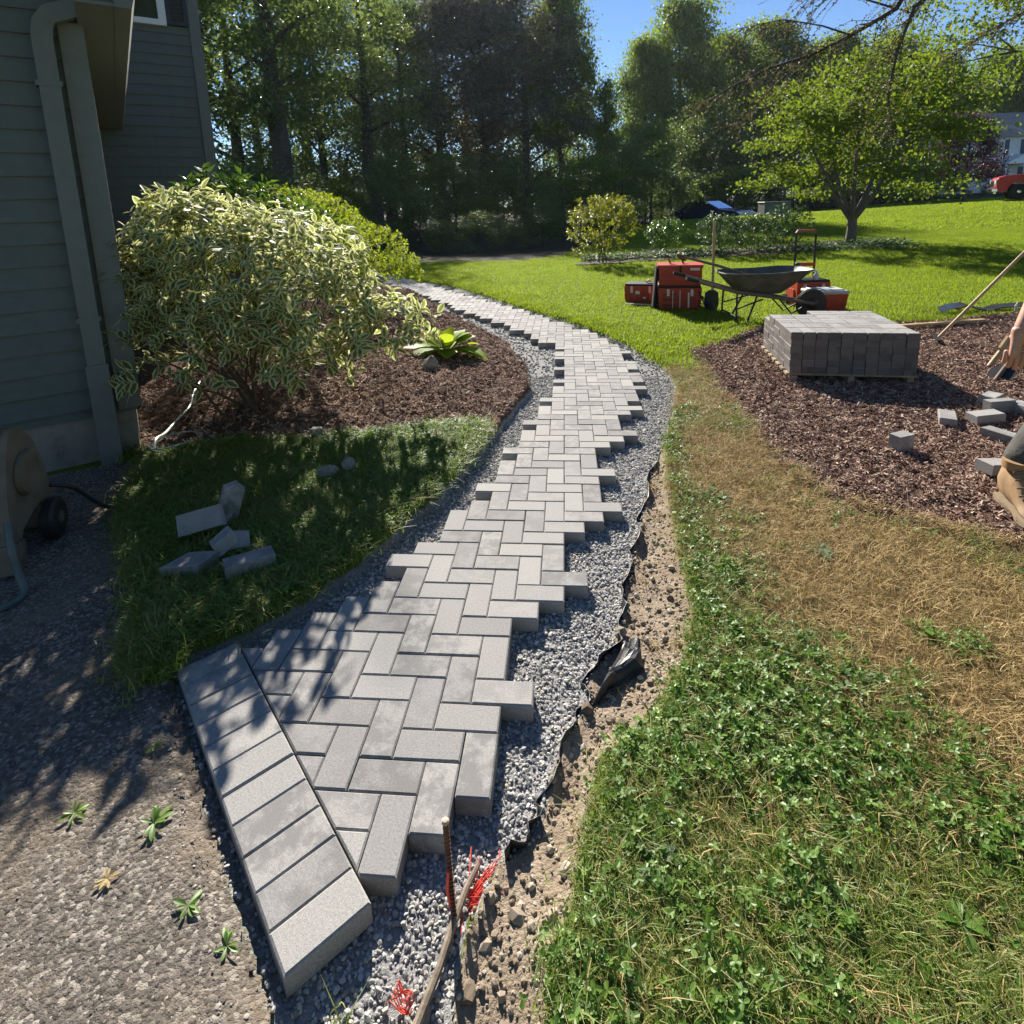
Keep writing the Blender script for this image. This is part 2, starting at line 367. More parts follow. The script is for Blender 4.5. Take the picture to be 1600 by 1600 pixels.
def in_view(P, m=60):
    d = P-np.array(CAM); z = d@np.array(fwd); u = 800+908.7*(d@np.array(r2))/z; v = 486.5-908.7*(d@np.array(u2))/z
    return (z > .1) & (u > -m*3) & (u < 1600+m*3) & (v > -m) & (v < 1600+m*3)
def zrot(n, tilt=.25): return np.c_[rng.normal(0, tilt, n), rng.normal(0, tilt, n), rng.uniform(0, 6.283, n)]

# -- stone shapes
def stone_mesh(seed, flat=.7, sub=1, k=.28, mat=None, name='stone'):
    r = np.random.default_rng(seed); bm = bmesh.new(); bmesh.ops.create_icosphere(bm, subdivisions=sub, radius=.5)
    for i in range(5):
        n = Vector(r.normal(size=3)).normalized(); d = r.uniform(.26, .42)
        for v in bm.verts:
            e = v.co.dot(n)-d
            if e > 0: v.co -= n*e
    for v in bm.verts:
        v.co *= 1+r.uniform(-k, k)*.3; v.co.z *= flat; v.co.x *= 1.15
    me = bpy.data.meshes.new(name); bm.to_mesh(me); bm.free()
    if mat: me.materials.append(mat)
    return me
def rnd_ramp_mat(name, stops, rough=.9, nscale=200, amt=.25, spec=.2, bumps=.3):
    m, nt, bs = new_mat(name); c = ramp(nt, orand(nt), stops); f = noise(nt, nscale, 3, .6, texco(nt))
    c = mixc(nt, amt, c, ramp(nt, f, [(.3, (.25, .25, .25)), (.7, (.85, .85, .85))]), 'OVERLAY')
    nt.links.new(c, bs.inputs['Base Color']); bs.inputs['Roughness'].default_value = rough; bs.inputs['Specular IOR Level'].default_value = spec
    if bumps: bump(nt, bs, f, bumps, .002)
    return m
GR = rnd_ramp_mat('gravel_stone', [(0, (.23, .225, .215)), (.35, (.35, .34, .327)), (.7, (.46, .45, .43)), (.93, (.58, .56, .52)), (1, (.52, .43, .32))])
stones = [stone_mesh(i, .65, 1, mat=GR) for i in range(9)]
P, S = pts_in(190000, -1.2, 1.7, -.6, 4.3, lambda P, S: (S['gravel'] > .004)*np.clip(1.25-P[:, 1]*.16, .5, 1))
k = in_view(P); P = P[k]; n = len(P)
sz = np.clip(rng.lognormal(math.log(.0098), .30, n), .005, .020)*(1+.10*np.clip(P[:, 1], 0, 5))
P[:, 2] += sz*rng.uniform(-.05, .45, n)
scatter('gravel_stones', stones, P, rng.uniform(-.7, .7, (n, 3))*np.array([1, 1, 4.5]), sz, 'loose grey crushed stones covering the bed beside the walkway', 'gravel')
P, S = pts_in(30000, -4.2, 1.7, 4.3, 13, lambda P, S: (S['gravel'] > .0)*1.0)
n = len(P); sz = rng.uniform(.018, .036, n); P[:, 2] += sz*.15
scatter('far_gravel_stones', stones, P, rng.uniform(-.7, .7, (n, 3))*np.array([1, 1, 4.5]), sz, 'grey crushed stones along the far curving stretch of the walkway', 'gravel')
# -- pebbles and clods of the soil strip, some gravel spilled on it
SO = rnd_ramp_mat('soil_pebble', [(0, (.17, .13, .092)), (.45, (.29, .23, .168)), (.8, (.40, .335, .26)), (1, (.52, .46, .38))])
pebs = [stone_mesh(30+i, .75, 1, mat=SO) for i in range(7)]
P, S = pts_in(60000, .2, 1.9, -.5, 3.4, lambda P, S: (S['gravel'] < 0)*np.clip(sstep(-.06, .02, S['soil'])*.55, 0, 1))
n = len(P); sz = np.clip(rng.lognormal(math.log(.008), .55, n), .004, .045); P[:, 2] += sz*.1
scatter('soil_pebbles', pebs, P, rng.uniform(-.6, .6, (n, 3))*np.array([1, 1, 5]), sz, 'tan clods and small pebbles strewn on the bare soil strip', 'pebbles')
# -- loose aggregate of the driveway
AS = rnd_ramp_mat('asphalt_stone', [(0, (.10, .088, .075)), (.5, (.19, .165, .14)), (.8, (.32, .28, .235)), (1, (.50, .44, .37))])
aggs = [stone_mesh(50+i, .5, 1, mat=AS) for i in range(7)]
P, S = pts_in(70000, -2.6, .3, -.6, 2.3, lambda P, S: (S['drive'] > 0)*.5)
k = in_view(P); P = P[k]; n = len(P); sz = np.clip(rng.lognormal(math.log(.0068), .40, n), .004, .018); P[:, 2] += sz*rng.uniform(-.24, -.08, n)
scatter('driveway_stones', aggs, P, rng.uniform(-.35, .35, (n, 3))*np.array([1, 1, 9]), sz, 'pale worn aggregate stones showing in the old asphalt', 'asphalt stones')
# -- mulch chips
MU = rnd_ramp_mat('mulch_chip', [(0, (.115, .065, .046)), (.4, (.24, .145, .105)), (.75, (.38, .26, .195)), (1, (.54, .42, .33))], nscale=90)
def chip_mesh(seed):
    r = np.random.default_rng(seed); mb = MB()
    for j in range(5):
        l = r.uniform(.3, 1.0); wd = r.uniform(.10, .26); t = r.uniform(.04, .10)
        mb.box((r.uniform(-.7, .7), r.uniform(-.7, .7), r.uniform(-.05, .25)), (l, wd, t), (r.uniform(-.5, .5), r.uniform(-.5, .5), r.uniform(0, 6.28)))
    me = mb.mesh('chip'); me.materials.append(MU); return me
chips = [chip_mesh(i) for i in range(12)]
def mulch_keep(P, S): return np.where((S['gravel'] < -.01) & (S['drive'] < 0), np.maximum(S['mulchl'] > .0, np.clip(sstep(-.25, .10, S['mulchr']), 0, 1)**1.5), 0)*np.clip(1.35-P[:, 1]*.09, .4, 1)
for nm, bx_, cnt_, lb in (('mulch_chips', (1.2, 7.2, 1.1, 6.9), 76000, 'shredded brown wood chips covering the right mulch bed'), ('bed_mulch_chips', (-3.4, .4, 2.2, 10), 34000, 'shredded brown wood chips around the variegated shrub')):
    P, S = pts_in(cnt_, *bx_, mulch_keep); k = in_view(P); P = P[k]; n = len(P); sz = rng.uniform(.016, .038, n)*(1+.05*P[:, 1]); P[:, 2] += sz*.08
    scatter(nm, chips, P, zrot(n, .35), sz, lb, 'mulch')

# -- grass, clover, straw
def blade(r, h, wd, lean, seg=3, base=(0, 0)):
    a = r.uniform(0, 6.283); dx, dy = math.cos(a), math.sin(a); px, py = -dy, dx; V = []; 
    for i in range(seg+1):
        t = i/seg; off = lean*h*t**2; hh = h*t*(1-.35*lean*t); ww = wd*(1-t**1.5)*.5+.0002
        cx, cy = base[0]+dx*off, base[1]+dy*off
        V += [(cx-px*ww, cy-py*ww, hh), (cx+px*ww, cy+py*ww, hh)]
    F = [(2*i, 2*i+1, 2*i+3, 2*i+2) for i in range(seg)]
    return V, F
def tuft(seed, nb, h, wd, lean, spread, mat, seg=3):
    r = np.random.default_rng(seed); V = []; F = []; rn = []
    for i in range(nb):
        v, f = blade(r, h*r.uniform(.5, 1.15), wd*r.uniform(.7, 1.3), r.uniform(*lean), seg, (r.normal(0, spread), r.normal(0, spread)))
        b = len(V); V += v; F += [[q+b for q in x] for x in f]; rn += [r.random()]*len(v)
    me = np_mesh('tuft', V, np.array(F), False, {'rnd': rn}); me.materials.append(mat); return me
def clover(seed, mat, nl=7, h=.034, lr=.0062, spread=.026):
    r = np.random.default_rng(seed); V = []; F = []; rn = []
    for i in range(nl):
        cx, cy = r.normal(0, spread, 2); hh = h*r.uniform(.35, 1.2); a0 = r.uniform(0, 6.28); tl = r.uniform(-.5, .5, 2); q = r.random()
        for j in range(3):
            a = a0+j*2.094; l = lr*r.uniform(.8, 1.25); b = len(V)
            for t, s in ((0, 0), (.5, -.55), (1.5, -.62), (1.85, 0), (1.5, .62), (.5, .55)):
                x = l*(t*math.cos(a)-s*math.sin(a)); y = l*(t*math.sin(a)+s*math.cos(a))
                V.append((cx+x, cy+y, hh+x*tl[0]+y*tl[1]+abs(s)*l*.25)); rn.append(q)
            F += [(b, b+1, b+2, b+3), (b, b+3, b+4, b+5)]
    me = np_mesh('clover', V, np.array(F), False, {'rnd': rn}); me.materials.append(mat); return me
G1 = leaf_mat('grass_near', [(.085, .155, .02), (.15, .235, .032), (.23, .31, .06), (.38, .36, .13)], .42, .5, (.30, .44, .04), wvar=(4, .6, (.33, .29, .10)))
G2 = leaf_mat('clover', [(.065, .145, .02), (.12, .225, .03), (.20, .32, .055)], .40, .45, (.22, .40, .04))
G3 = leaf_mat('dry_grass', [(.28, .175, .065), (.44, .30, .12), (.58, .43, .20), (.22, .21, .055)], .25, .7, (.40, .30, .14))
G4 = leaf_mat('lawn_grass', [(.13, .215, .010), (.20, .29, .014), (.30, .37, .025)], .5, .55, (.42, .53, .02), spec=.25, wvar=(.9, .75, (.10, .17, .012)))
tn = [tuft(i, 20, .050, .0027, (.3, 1.6), .026, G1) for i in range(8)]
cl = [clover(i, G2) for i in range(8)]
dr = [tuft(20+i, 14, .045, .0022, (.6, 2.2), .022, G3) for i in range(8)]
tf = [tuft(40+i, 26, .055, .0075, (.2, 1.0), .055, G4, 2) for i in range(8)]
tff = [tuft(60+i, 30, .075, .022, (.1, .8), .13, G4, 2) for i in range(6)]
def patchy(P): return fbm(P[:, 0]*2.1+9, P[:, 1]*2.1)*1.0+fbm(P[:, 0]*6, P[:, 1]*6+4)*.5
def open_ground(S): return (S['gravel'] < -.01) & (S['drive'] < -.0) & (S['mulchl'] < .0)
def green_w(P, S):
    g = np.where(S['dry'] > -.3, sstep(.16, -.22, S['dry']+.95*patchy(P)), 1.0)
    g = np.maximum(g, .8*np.exp(-(((P[:, 0]-1.92)/.22)**2+((P[:, 1]-1.93)/.16)**2))*(patchy(P) > -.15))
    g = np.maximum(g, .55*sstep(.03, .16, fbm(P[:, 0]*3.7+3, P[:, 1]*3.7+8)+.25*fbm(P[:, 0]*14, P[:, 1]*14))*(S['dry'] < .55))
    g = g*sstep(.05, -.12, S['mulchr']+.2*patchy(P))*sstep(-.0, -.07, S['soil']+.10*patchy(P))
    g = g*np.where(P[:, 0] > .3, 1-.7*sstep(.02, .20, fbm(P[:, 0]*5.3+1, P[:, 1]*5.3+6)), 1)
    return np.where(open_ground(S), g, 0)
P, S = pts_in(100000, -2.4, 3.2, -.6, 4.6, lambda P, S: green_w(P, S)*np.clip(1.1-P[:, 1]*.12, .35, 1)*.85)
k = in_view(P); P = P[k]; n = len(P)
scatter('grass', tn, P, zrot(n, .18), rng.uniform(.55, 1.25, n)*np.where(P[:, 0] < 0, 1.35, 1), 'short green grass blades around the walkway', 'grass')
P, S = pts_in(90000, -2.4, 3.2, -.6, 3.2, lambda P, S: green_w(P, S)*sstep(-.28, .12, fbm(P[:, 0]*3.1, P[:, 1]*3.1+2)*1.2)*.46)
k = in_view(P); P = P[k]; n = len(P)
scatter('clover_patch', cl, P, zrot(n, .2), rng.uniform(.55, 1.3, n), 'low clover leaves mixed into the near grass', 'clover')
P, S = pts_in(100000, .3, 4, -.6, 4.4, lambda P, S: np.where(open_ground(S), np.maximum(sstep(-.40, .1, S['dry'])*.75, .11)*sstep(.12, -.03, S['mulchr'])*np.where(S['soil'] > -.03, .03, 1), 0))
k = in_view(P); P = P[k]; n = len(P)
scatter('dry_grass', dr, P, zrot(n, .3), rng.uniform(.6, 1.35, n), 'flattened straw coloured dry grass beside the mulch', 'dry grass')
def lawn_patch(seed, size, nb, h, wd, mat):
    r = np.random.default_rng(seed); b = r.uniform(-size/2, size/2, (nb, 2)); V = []; F = []; rn = []
    for q in b:
        v, f = blade(r, h*r.uniform(.5, 1.15), wd*r.uniform(.7, 1.3), r.uniform(.15, 1.0), 2, q); o = len(V); V += v; F += [[k+o for k in x] for x in f]; rn += [r.random()]*len(v)
    me = np_mesh('patch', V, np.array(F), False, {'rnd': rn}); me.materials.append(mat); return me
def lawn_cells(name, x0, x1, y0, y1, cs, keep, src, label):
    X, Y = np.meshgrid(np.arange(x0, x1, cs)+cs/2, np.arange(y0, y1, cs)+cs/2); P = np.stack([X.ravel(), Y.ravel()], 1).astype(np.float32); S = zones(P)
    k = keep(P, S); full = k.reshape(X.shape); P = P[k]; z = height(P); e = .25
    gx_ = (terrain(P[:, 0]+e, P[:, 1])-terrain(P[:, 0]-e, P[:, 1]))/(2*e); gy_ = (terrain(P[:, 0], P[:, 1]+e)-terrain(P[:, 0], P[:, 1]-e))/(2*e)
    a = rng.integers(0, 4, len(P))*math.pi/2; rot = np.zeros((len(P), 3))
    for i_ in range(len(P)):
        M = Vector((0, 0, 1)).rotation_difference(Vector((-gx_[i_], -gy_[i_], 1))).to_matrix() @ Matrix.Rotation(a[i_], 3, 'Z'); rot[i_] = M.to_euler()[:]
    P3 = np.c_[P, z]; v = in_view(P3, 160)
    scatter(name, src, P3[v], rot[v], np.full(v.sum(), 1.04), label, 'grass'); return full
CS = .5
full = lawn_cells('lawn_grass', -6, 20, 4, 20, CS, lambda P, S: (S['gravel'] < -.38) & (S['mulchr'] < -.38) & (S['mulchl'] < -.38) & (S['woods'] < .2), [lawn_patch(70+i, CS, 620, .050, .0065, G4) for i in range(6)], 'bright mown lawn grass from the walkway to the shrubs')
def edge_keep(P, S):
    ix = ((P[:, 0]+6)/CS).astype(int); iy = ((P[:, 1]-4)/CS).astype(int); ok = (ix >= 0) & (iy >= 0) & (ix < full.shape[1]) & (iy < full.shape[0])
    cov = np.zeros(len(P), bool); cov[ok] = full[iy[ok], ix[ok]]
    return (open_ground(S) & (S['mulchr'] < -.02) & (S['woods'] < .1) & ~cov)*.9
P, S = pts_in(110000, -5, 9, 4.2, 14, edge_keep)
k = in_view(P); P = P[k]; n = len(P)
scatter('lawn_edge_grass', tf, P, zrot(n, .12), rng.uniform(.7, 1.2, n), 'lawn grass along the walkway and mulch edges', 'grass')
CF = 1.2
lawn_cells('far_lawn_grass', -4, 60, 20, 56, CF, lambda P, S: S['woods'] < .3, [lawn_patch(90+i, CF, 650, .075, .024, G4) for i in range(6)], 'bright far lawn grass rising to the drive')

# ------------------------------------------------------------------ paver walkway
pm, nt, bs = new_mat('paver_concrete')
tc = N(nt, 'ShaderNodeTexCoord').outputs['Object']; rv = orand(nt)
off = N(nt, 'ShaderNodeVectorMath', operation='ADD'); nt.links.new(tc, off.inputs[0])
cmb = N(nt, 'ShaderNodeCombineXYZ'); nt.links.new(mth(nt, 'MULTIPLY', rv, 37.0), cmb.inputs[0]); nt.links.new(mth(nt, 'MULTIPLY', rv, 91.0), cmb.inputs[1]); nt.links.new(cmb.outputs[0], off.inputs[1])
vec = off.outputs[0]
base = ramp(nt, rv, [(0, (.20, .192, .188)), (.2, (.265, .252, .243)), (.5, (.325, .31, .292)), (.8, (.375, .36, .335)), (1, (.25, .242, .242))])
blot = noise(nt, 11, 5, .68, vec); pit = noise(nt, 420, 2, .5, vec); gr_ = noise(nt, 150, 3, .6, vec)
amt = mth(nt, 'MULTIPLY', mrange(nt, blot, .41, .57, 0, 1, True), mrange(nt, mth(nt, 'FRACT', mth(nt, 'MULTIPLY', rv, 13.7)), .3, .9, .06, .95))
c = mixc(nt, mth(nt, 'MULTIPLY', amt, mrange(nt, mth(nt, 'ADD', mth(nt, 'MULTIPLY', pit, .5), mth(nt, 'MULTIPLY', gr_, .5)), .38, .54, .5, 1)), base, mixc(nt, .9, base, (.095, .093, .096), 'MIX'))
c = mixc(nt, mrange(nt, mth(nt, 'ADD', mth(nt, 'MULTIPLY', pit, .65), mth(nt, 'MULTIPLY', gr_, .45)), .40, .66), mixc(nt, .5, c, (.13, .125, .12)), mixc(nt, .24, c, (.62, .60, .57)))
nt.links.new(c, bs.inputs['Base Color']); bs.inputs['Roughness'].default_value = .85; bs.inputs['Specular IOR Level'].default_value = .25
bump(nt, bs, mth(nt, 'ADD', pit, gr_), .35, .0015)
PV = pm
def paver_mesh(l, wd, t=.06, ch=.0045, name='paver'):
    """chamfered concrete paver, top face at z = 0"""
    mb = MB(); hx, hy = l/2, wd/2
    def ring(k, z): return [(x, y, z) for x, y in ((-hx+k, -hy+k), (hx-k, -hy+k), (hx-k, hy-k), (-hx+k, hy-k))]
    mb.loft([[Vector(p) for p in r] for r in (ring(0, -t), ring(0, -ch*.8), ring(ch, 0))])
    return mb.mesh(name)
def poly_paver(poly, t=.06, ch=.0045, z0=0):
    """cut paver: convex polygon (counter-clockwise), chamfered top at z0; returns MB rings"""
    n = len(poly); P = [Vector((x, y)) for x, y in poly]; ins = []
    for i in range(n):
        a, b, cc = P[i-1], P[i], P[(i+1) % n]
        e1 = (b-a).normalized(); e2 = (cc-b).normalized(); n1 = Vector((-e1.y, e1.x)); n2 = Vector((-e2.y, e2.x)); m = (n1+n2)
        ins.append(b+m*(ch/max(.3, 1+n1.dot(n2))))
    return [[Vector((p.x, p.y, z0-t)) for p in P], [Vector((p.x, p.y, z0-ch*.8)) for p in P], [Vector((p.x, p.y, z0)) for p in ins]]
def clip_half(poly, k):
    """keep x + y > k"""
    out = []
    for i in range(len(poly)):
        a, b = poly[i], poly[(i+1) % len(poly)]; da, db = a[0]+a[1]-k, b[0]+b[1]-k
        if da >= 0: out.append(a)
        if (da >= 0) != (db >= 0): t = da/(da-db); out.append((a[0]+t*(b[0]-a[0]), a[1]+t*(b[1]-a[1])))
    return out
LB = np.array([(5, -8), (7, -6), (10, -3), (11.5, -2.6), (12.5, -2.4), (13.5, -1.5), (14.5, -1), (16, -.8), (17, 0), (18.5, .4), (19.5, .8), (21, 1), (22, 1.2), (23.5, 1.4), (24.5, 1.7), (26, 2), (27, 2.2), (28.5, 2.4), (29.5, 2.7), (33, 3.4), (36, 4.3), (40, 4.9), (45, 4.9), (50, 4.2), (54, 3), (58, 1), (62, -1.3), (67, -4.8), (72, -7.8), (76, -11), (84, -15.5), (93, -21.5), (105, -30), (118, -39)])
RB = np.array([(-1, -1), (0, -.3), (1, 1.0), (2, 2.0), (3, 3.0), (4, 3.2), (5.5, 3.2), (7, 3.0), (8, 3.0), (9.5, 3.5), (10.5, 4.5), (11.5, 5.4), (13, 5.0), (14, 5.2), (17.5, 7.3), (19, 7.0), (20, 7.1), (21.5, 7.4), (23, 7.0), (24, 7.1), (27.5, 9.3), (29, 9.0), (30, 9.1), (32.5, 10.4), (37, 11.4), (41, 11.8), (45, 11.7), (50, 11.3), (55.6, 9.8), (58.6, 8.7), (63, 6), (68, 3), (73, 0), (78, -3), (85, -8.5), (95, -15.5), (107, -23.5), (118, -31)])
walk = tag(empty('paver_walkway', (0, 0, 0)), 'curving walkway of grey concrete pavers laid in herringbone', kind='structure')
full_h = paver_mesh(.1972, .0972); full_v = paver_mesh(.0972, .1972)
for m_ in (full_h, full_v): m_.materials.append(PV)
items = []
for j in range(-4, 118):
    for i in range(-45, 16):
        if (i-j) % 4: continue
        for (x0, x1, y0, y1, hz) in ((i, i+1, j, j+2, 0), (i-2, i, j+1, j+2, 1)):
            cx, cy = (x0+x1)/2, (y0+y1)/2
            if cy > 116 or cx > np.interp(cy, RB[:, 0], RB[:, 1]): continue
            if cy > 6.9 and cx < np.interp(cy, LB[:, 0], LB[:, 1]): continue
            if max(x1+y1, 0) < .35: continue
            items.append((cy, cx, x0, x1, y0, y1, hz))
items.sort()
rest = MB(); cnt = 0; g_ = .0014
for cy, cx, x0, x1, y0, y1, hz in items:
    tz = float(rng.normal(0, .0009)); zt = float(terrain(np.array([cx*.1]), np.array([cy*.1]))[0])*.9 if cy > 95 else 0
    if x0+y0 < .06:      # meets the border course: cut
        q = [((x0*.1+g_), (y0*.1+g_)), (x1*.1-g_, y0*.1+g_), (x1*.1-g_, y1*.1-g_), (x0*.1+g_, y1*.1-g_)]
        q = clip_half(q, .009)
        if len(q) < 3: continue
        ar = .5*abs(sum(q[k][0]*q[(k+1) % len(q)][1]-q[(k+1) % len(q)][0]*q[k][1] for k in range(len(q))))
        if ar < .0006: continue
        ox, oy = sum(a for a, b in q)/len(q), sum(b for a, b in q)/len(q)
        MB().loft(poly_paver([(a-ox, b-oy) for a, b in q])).build('paver', PV, walk, loc=(ox, oy, tz)); cnt += 1
    elif cnt < 287:
        link('paver', full_h if hz else full_v, None, walk, (cx*.1+rng.normal(0, .0006), cy*.1+rng.normal(0, .0006), tz), (rng.normal(0, .003), rng.normal(0, .003), rng.normal(0, .004))); cnt += 1
    else:
        wl, wd = ((.1972, .0972) if hz else (.0972, .1972)); hx, hy = wl/2, wd/2; X, Y = cx*.1, cy*.1; Z = zt+tz
        rg = lambda k, z: [Vector((X+a*(hx-k), Y+b*(hy-k), Z+z)) for a, b in ((-1, -1), (1, -1), (1, 1), (-1, 1))]
        rest.loft([rg(0, -.06), rg(0, -.0036), rg(.0045, 0)])
# far pavers: colour by island instead of by object
fm = PV.copy(); fm.name = 'paver_concrete_far'
oi = [n_ for n_ in fm.node_tree.nodes if n_.type == 'OBJECT_INFO'][0]; ge = fm.node_tree.nodes.new('ShaderNodeNewGeometry')
for l in list(oi.outputs['Random'].links): fm.node_tree.links.new(ge.outputs['Random Per Island'], l.to_socket)
tag(rest.build('far_pavers', fm, walk), kind='stuff')
sold = paver_mesh(.0978, .1985); sold.materials.append(PV)
for k in range(11):
    s = .0985*(k+.5)*1.012
    cx, cy = -.857+.7071*s+.7071*.0985, .583-.7071*s+.7071*.0985
    link('border_paver', sold, None, walk, (cx-.002, cy-.002, rng.normal(.002, .0012)), (rng.normal(0, .004), rng.normal(0, .004), -math.pi/4+rng.normal(0, .004)))

# ------------------------------------------------------------------ loose pavers, cut pieces, pallet of pavers
def loose_paver(loc, rot, label, l=.1985, wd=.0985, t=.06, name='loose_paver', group='loose pavers on the mulch'):
    me = paver_mesh(l, wd, t); me.transform(Matrix.Translation((0, 0, t/2)))
    o = link(name, me, PV, None, loc, rot); tag(o, label, 'paver', group); return o
def on(x, y, dz=0): return (x, y, zat(x, y)+dz)
loose_paver(on(2.55, 2.45, .052), (R(90), 0, R(24)), 'single half paver standing on edge alone in the mulch', l=.118, t=.075)
loose_paver(on(3.10, 2.92, .035), (0, 0, R(62)), 'paver lying flat by itself at the edge of the stack shadow')
loose_paver(on(3.24, 2.62, .035), (R(4), 0, R(118)), 'front paver of the loose heap near the kneeling boot')
loose_paver(on(3.34, 2.92, .04), (0, R(-3), R(8)), 'left paver of the loose heap, behind the front one')
loose_paver(on(3.62, 3.28, .035), (0, R(3), R(40)), 'rearmost paver of the loose heap, in half shade')
loose_paver(on(3.52, 3.06, .05), (R(90), 0, R(12)), 'paver standing on its long edge within the loose heap')
loose_paver(on(3.66, 3.00, .05), (0, 0, R(100)), 'pale paver lying behind the edgewise one in the heap')
loose_paver(on(3.68, 2.82, .07), (R(6), R(4), R(70)), 'tilted paver at the right of the loose heap')
loose_paver(on(3.48, 2.63, .035), (0, 0, R(65)), 'nearest right paver of the loose heap by the frame edge')
loose_paver(on(2.88, 2.12, .045), (0, R(6), R(15)), 'grey paver lying just behind the tan work boot')
def cut_piece(poly, loc, rot, label, t=.06):
    mb = MB().loft(poly_paver(poly, t)); o = mb.build('cut_paver_piece', PV, None, loc=loc, rot=rot); tag(o, label, 'paver piece', 'cut paver pieces dumped on the grass'); return o
cut_piece([(-.1, -.05), (.1, -.05), (.1, .05), (-.1, .05)], on(-.87, 1.10, .085), (R(-4), R(2), R(38)), 'whole narrow paver lying nearest the walkway in the cut pile')
cut_piece([(-.10, -.05), (.06, -.05), (.11, .05), (-.02, .05)], on(-1.13, 1.07, .085), (R(5), 0, R(8)), 'wedge shaped offcut lying flat at the front of the pile')
cut_piece([(-.055, -.05), (.055, -.05), (.055, .03), (.01, .05), (-.055, .05)], on(-1.06, 1.20, .115), (R(28), R(-12), R(-48)), 'small square offcut tipped in the middle of the pile')
cut_piece([(-.10, -.05), (.10, -.05), (.09, .05), (-.10, .05)], on(-1.22, 1.30, .13), (R(62), R(-8), R(22)), 'long offcut resting on its edge at the left of the pile')
cut_piece([(-.09, -.05), (.07, -.05), (.10, .0), (.07, .05), (-.09, .05)], on(-1.16, 1.46, .125), (R(82), R(-70), R(40)), 'tall offcut standing upright at the back of the pile')
cut_piece([(-.05, -.05), (.06, -.03), (.05, .05), (-.05, .04)], on(-.99, 1.22, .085), (R(40), R(25), R(40)), 'thin triangular offcut leaning beside the square one')
cut_piece([(-.06, -.05), (.05, -.05), (.04, .05), (-.06, .05)], on(-1.20, 1.47, .08), (R(5), R(8), R(-15)), 'half offcut mostly hidden behind the upright one')

woodm = simple('pallet_wood', (.36, .27, .17), .8, var=.25, nscale=20, dirt=(.16, .13, .10), dirtscale=8)
PA = R(-6.0); px0, py0, pz0 = 2.36, 3.84, zat(2.8, 4.3)-.01
pal = tag(empty('wooden_pallet', (px0, py0, pz0), PA), 'wooden shipping pallet under the cube of grey pavers', 'pallet')
for k in range(7): MB().box((.51, .06+k*.145, .085), (1.06, .09, .018)).build('deck_board', woodm, pal)
for k in range(3): MB().box((.045+k*.465, .5, .038), (.05, 1.0, .074)).build('stringer', woodm, pal)
stk = tag(empty('paver_stack', (px0, py0, pz0+.095), PA), 'cube of stacked grey pavers on a pallet in the mulch', 'paver stack')
DV = PV.copy(); DV.name = 'stack_paver_side_shade'
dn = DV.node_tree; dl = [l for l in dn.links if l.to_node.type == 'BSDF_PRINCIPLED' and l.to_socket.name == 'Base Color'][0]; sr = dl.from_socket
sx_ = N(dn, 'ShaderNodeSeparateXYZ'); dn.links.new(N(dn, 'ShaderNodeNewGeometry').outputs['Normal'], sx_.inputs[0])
dn.links.new(mixc(dn, mrange(dn, sx_.outputs[2], .5, .9), mixc(dn, 1.0, sr, (.50, .455, .44), 'MULTIPLY'), sr), dl.to_socket)  # shade painted into the side faces; upward faces keep the paver colour
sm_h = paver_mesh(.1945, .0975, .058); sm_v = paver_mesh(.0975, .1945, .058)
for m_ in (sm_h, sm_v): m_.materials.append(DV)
stk.scale = (.95, 1, 1); stk.location.x += .035; pal.scale = (.95, 1, 1); pal.location.x += .035
nx_, ny_ = 10, 10
for lay in range(6):
    zt = (lay+1)*.0592
    for a in range(0, nx_, 2):
        for b in range(0, ny_, 2):
            if lay == 5 and b >= 8 and a < 4: continue
            hz = ((a+b)//2+lay) % 2
            if b == 0: hz = 0
            for q in range(2):
                X, Y = ((a+1)*.102, (b+.5+q)*.099) if hz else ((a+.5+q)*.102, (b+1)*.099)
                sh = rng.normal(0, .0015)
                if lay == 5 or b == 0 or a == 0 or a >= 8:
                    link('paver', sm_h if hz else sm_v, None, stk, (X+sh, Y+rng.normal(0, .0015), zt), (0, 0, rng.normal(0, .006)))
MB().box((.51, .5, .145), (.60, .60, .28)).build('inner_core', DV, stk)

# ------------------------------------------------------------------ neighbouring house corner on the left
HA = R(39); K = Vector((-2.35, 2.40, 0))
sid, nt, bs = new_mat('painted_siding')
tc = texco(nt); nn = noise(nt, 9, 5, .6, tc); gn = N(nt, 'ShaderNodeMapping'); gn.inputs['Scale'].default_value = (3, 60, 60); nt.links.new(tc, gn.inputs[0]); gg = noise(nt, 3, 4, .6, gn.outputs[0])
c = ramp(nt, nn, [(.3, (.118, .137, .122)), (.7, (.152, .172, .156))]); c = mixc(nt, mrange(nt, orand(nt), 0, 1, 0, .25), c, (.10, .11, .105))
nt.links.new(c, bs.inputs['Base Color']); bs.inputs['Roughness'].default_value = .7; bs.inputs['Specular IOR Level'].default_value = .3; bump(nt, bs, gg, .4, .003)
trim = simple('painted_trim', (.165, .175, .160), .6, var=.08, nscale=15, bumps=.2)
conc = simple('foundation_concrete', (.27, .24, .20), .95, var=.2, nscale=12, bumps=.5, bdist=.006, dirt=(.13, .12, .10))
white = simple('white_trim', (.78, .78, .77), .5, var=.04, bumps=0)
glass, nt, bs = new_mat('window_glass'); bs.inputs['Base Color'].default_value = (.03, .035, .04, 1); bs.inputs['Roughness'].default_value = .05; bs.inputs['Specular IOR Level'].default_value = .8
shut = simple('shutter_paint', (.045, .05, .065), .5, var=.1)
roofm = simple('roof_shingle', (.12, .11, .105), .95, var=.3, nscale=25, bumps=.6, bdist=.01)
house = tag(empty('house', K, HA), 'grey green clapboard house with downspout at the left edge', 'house')
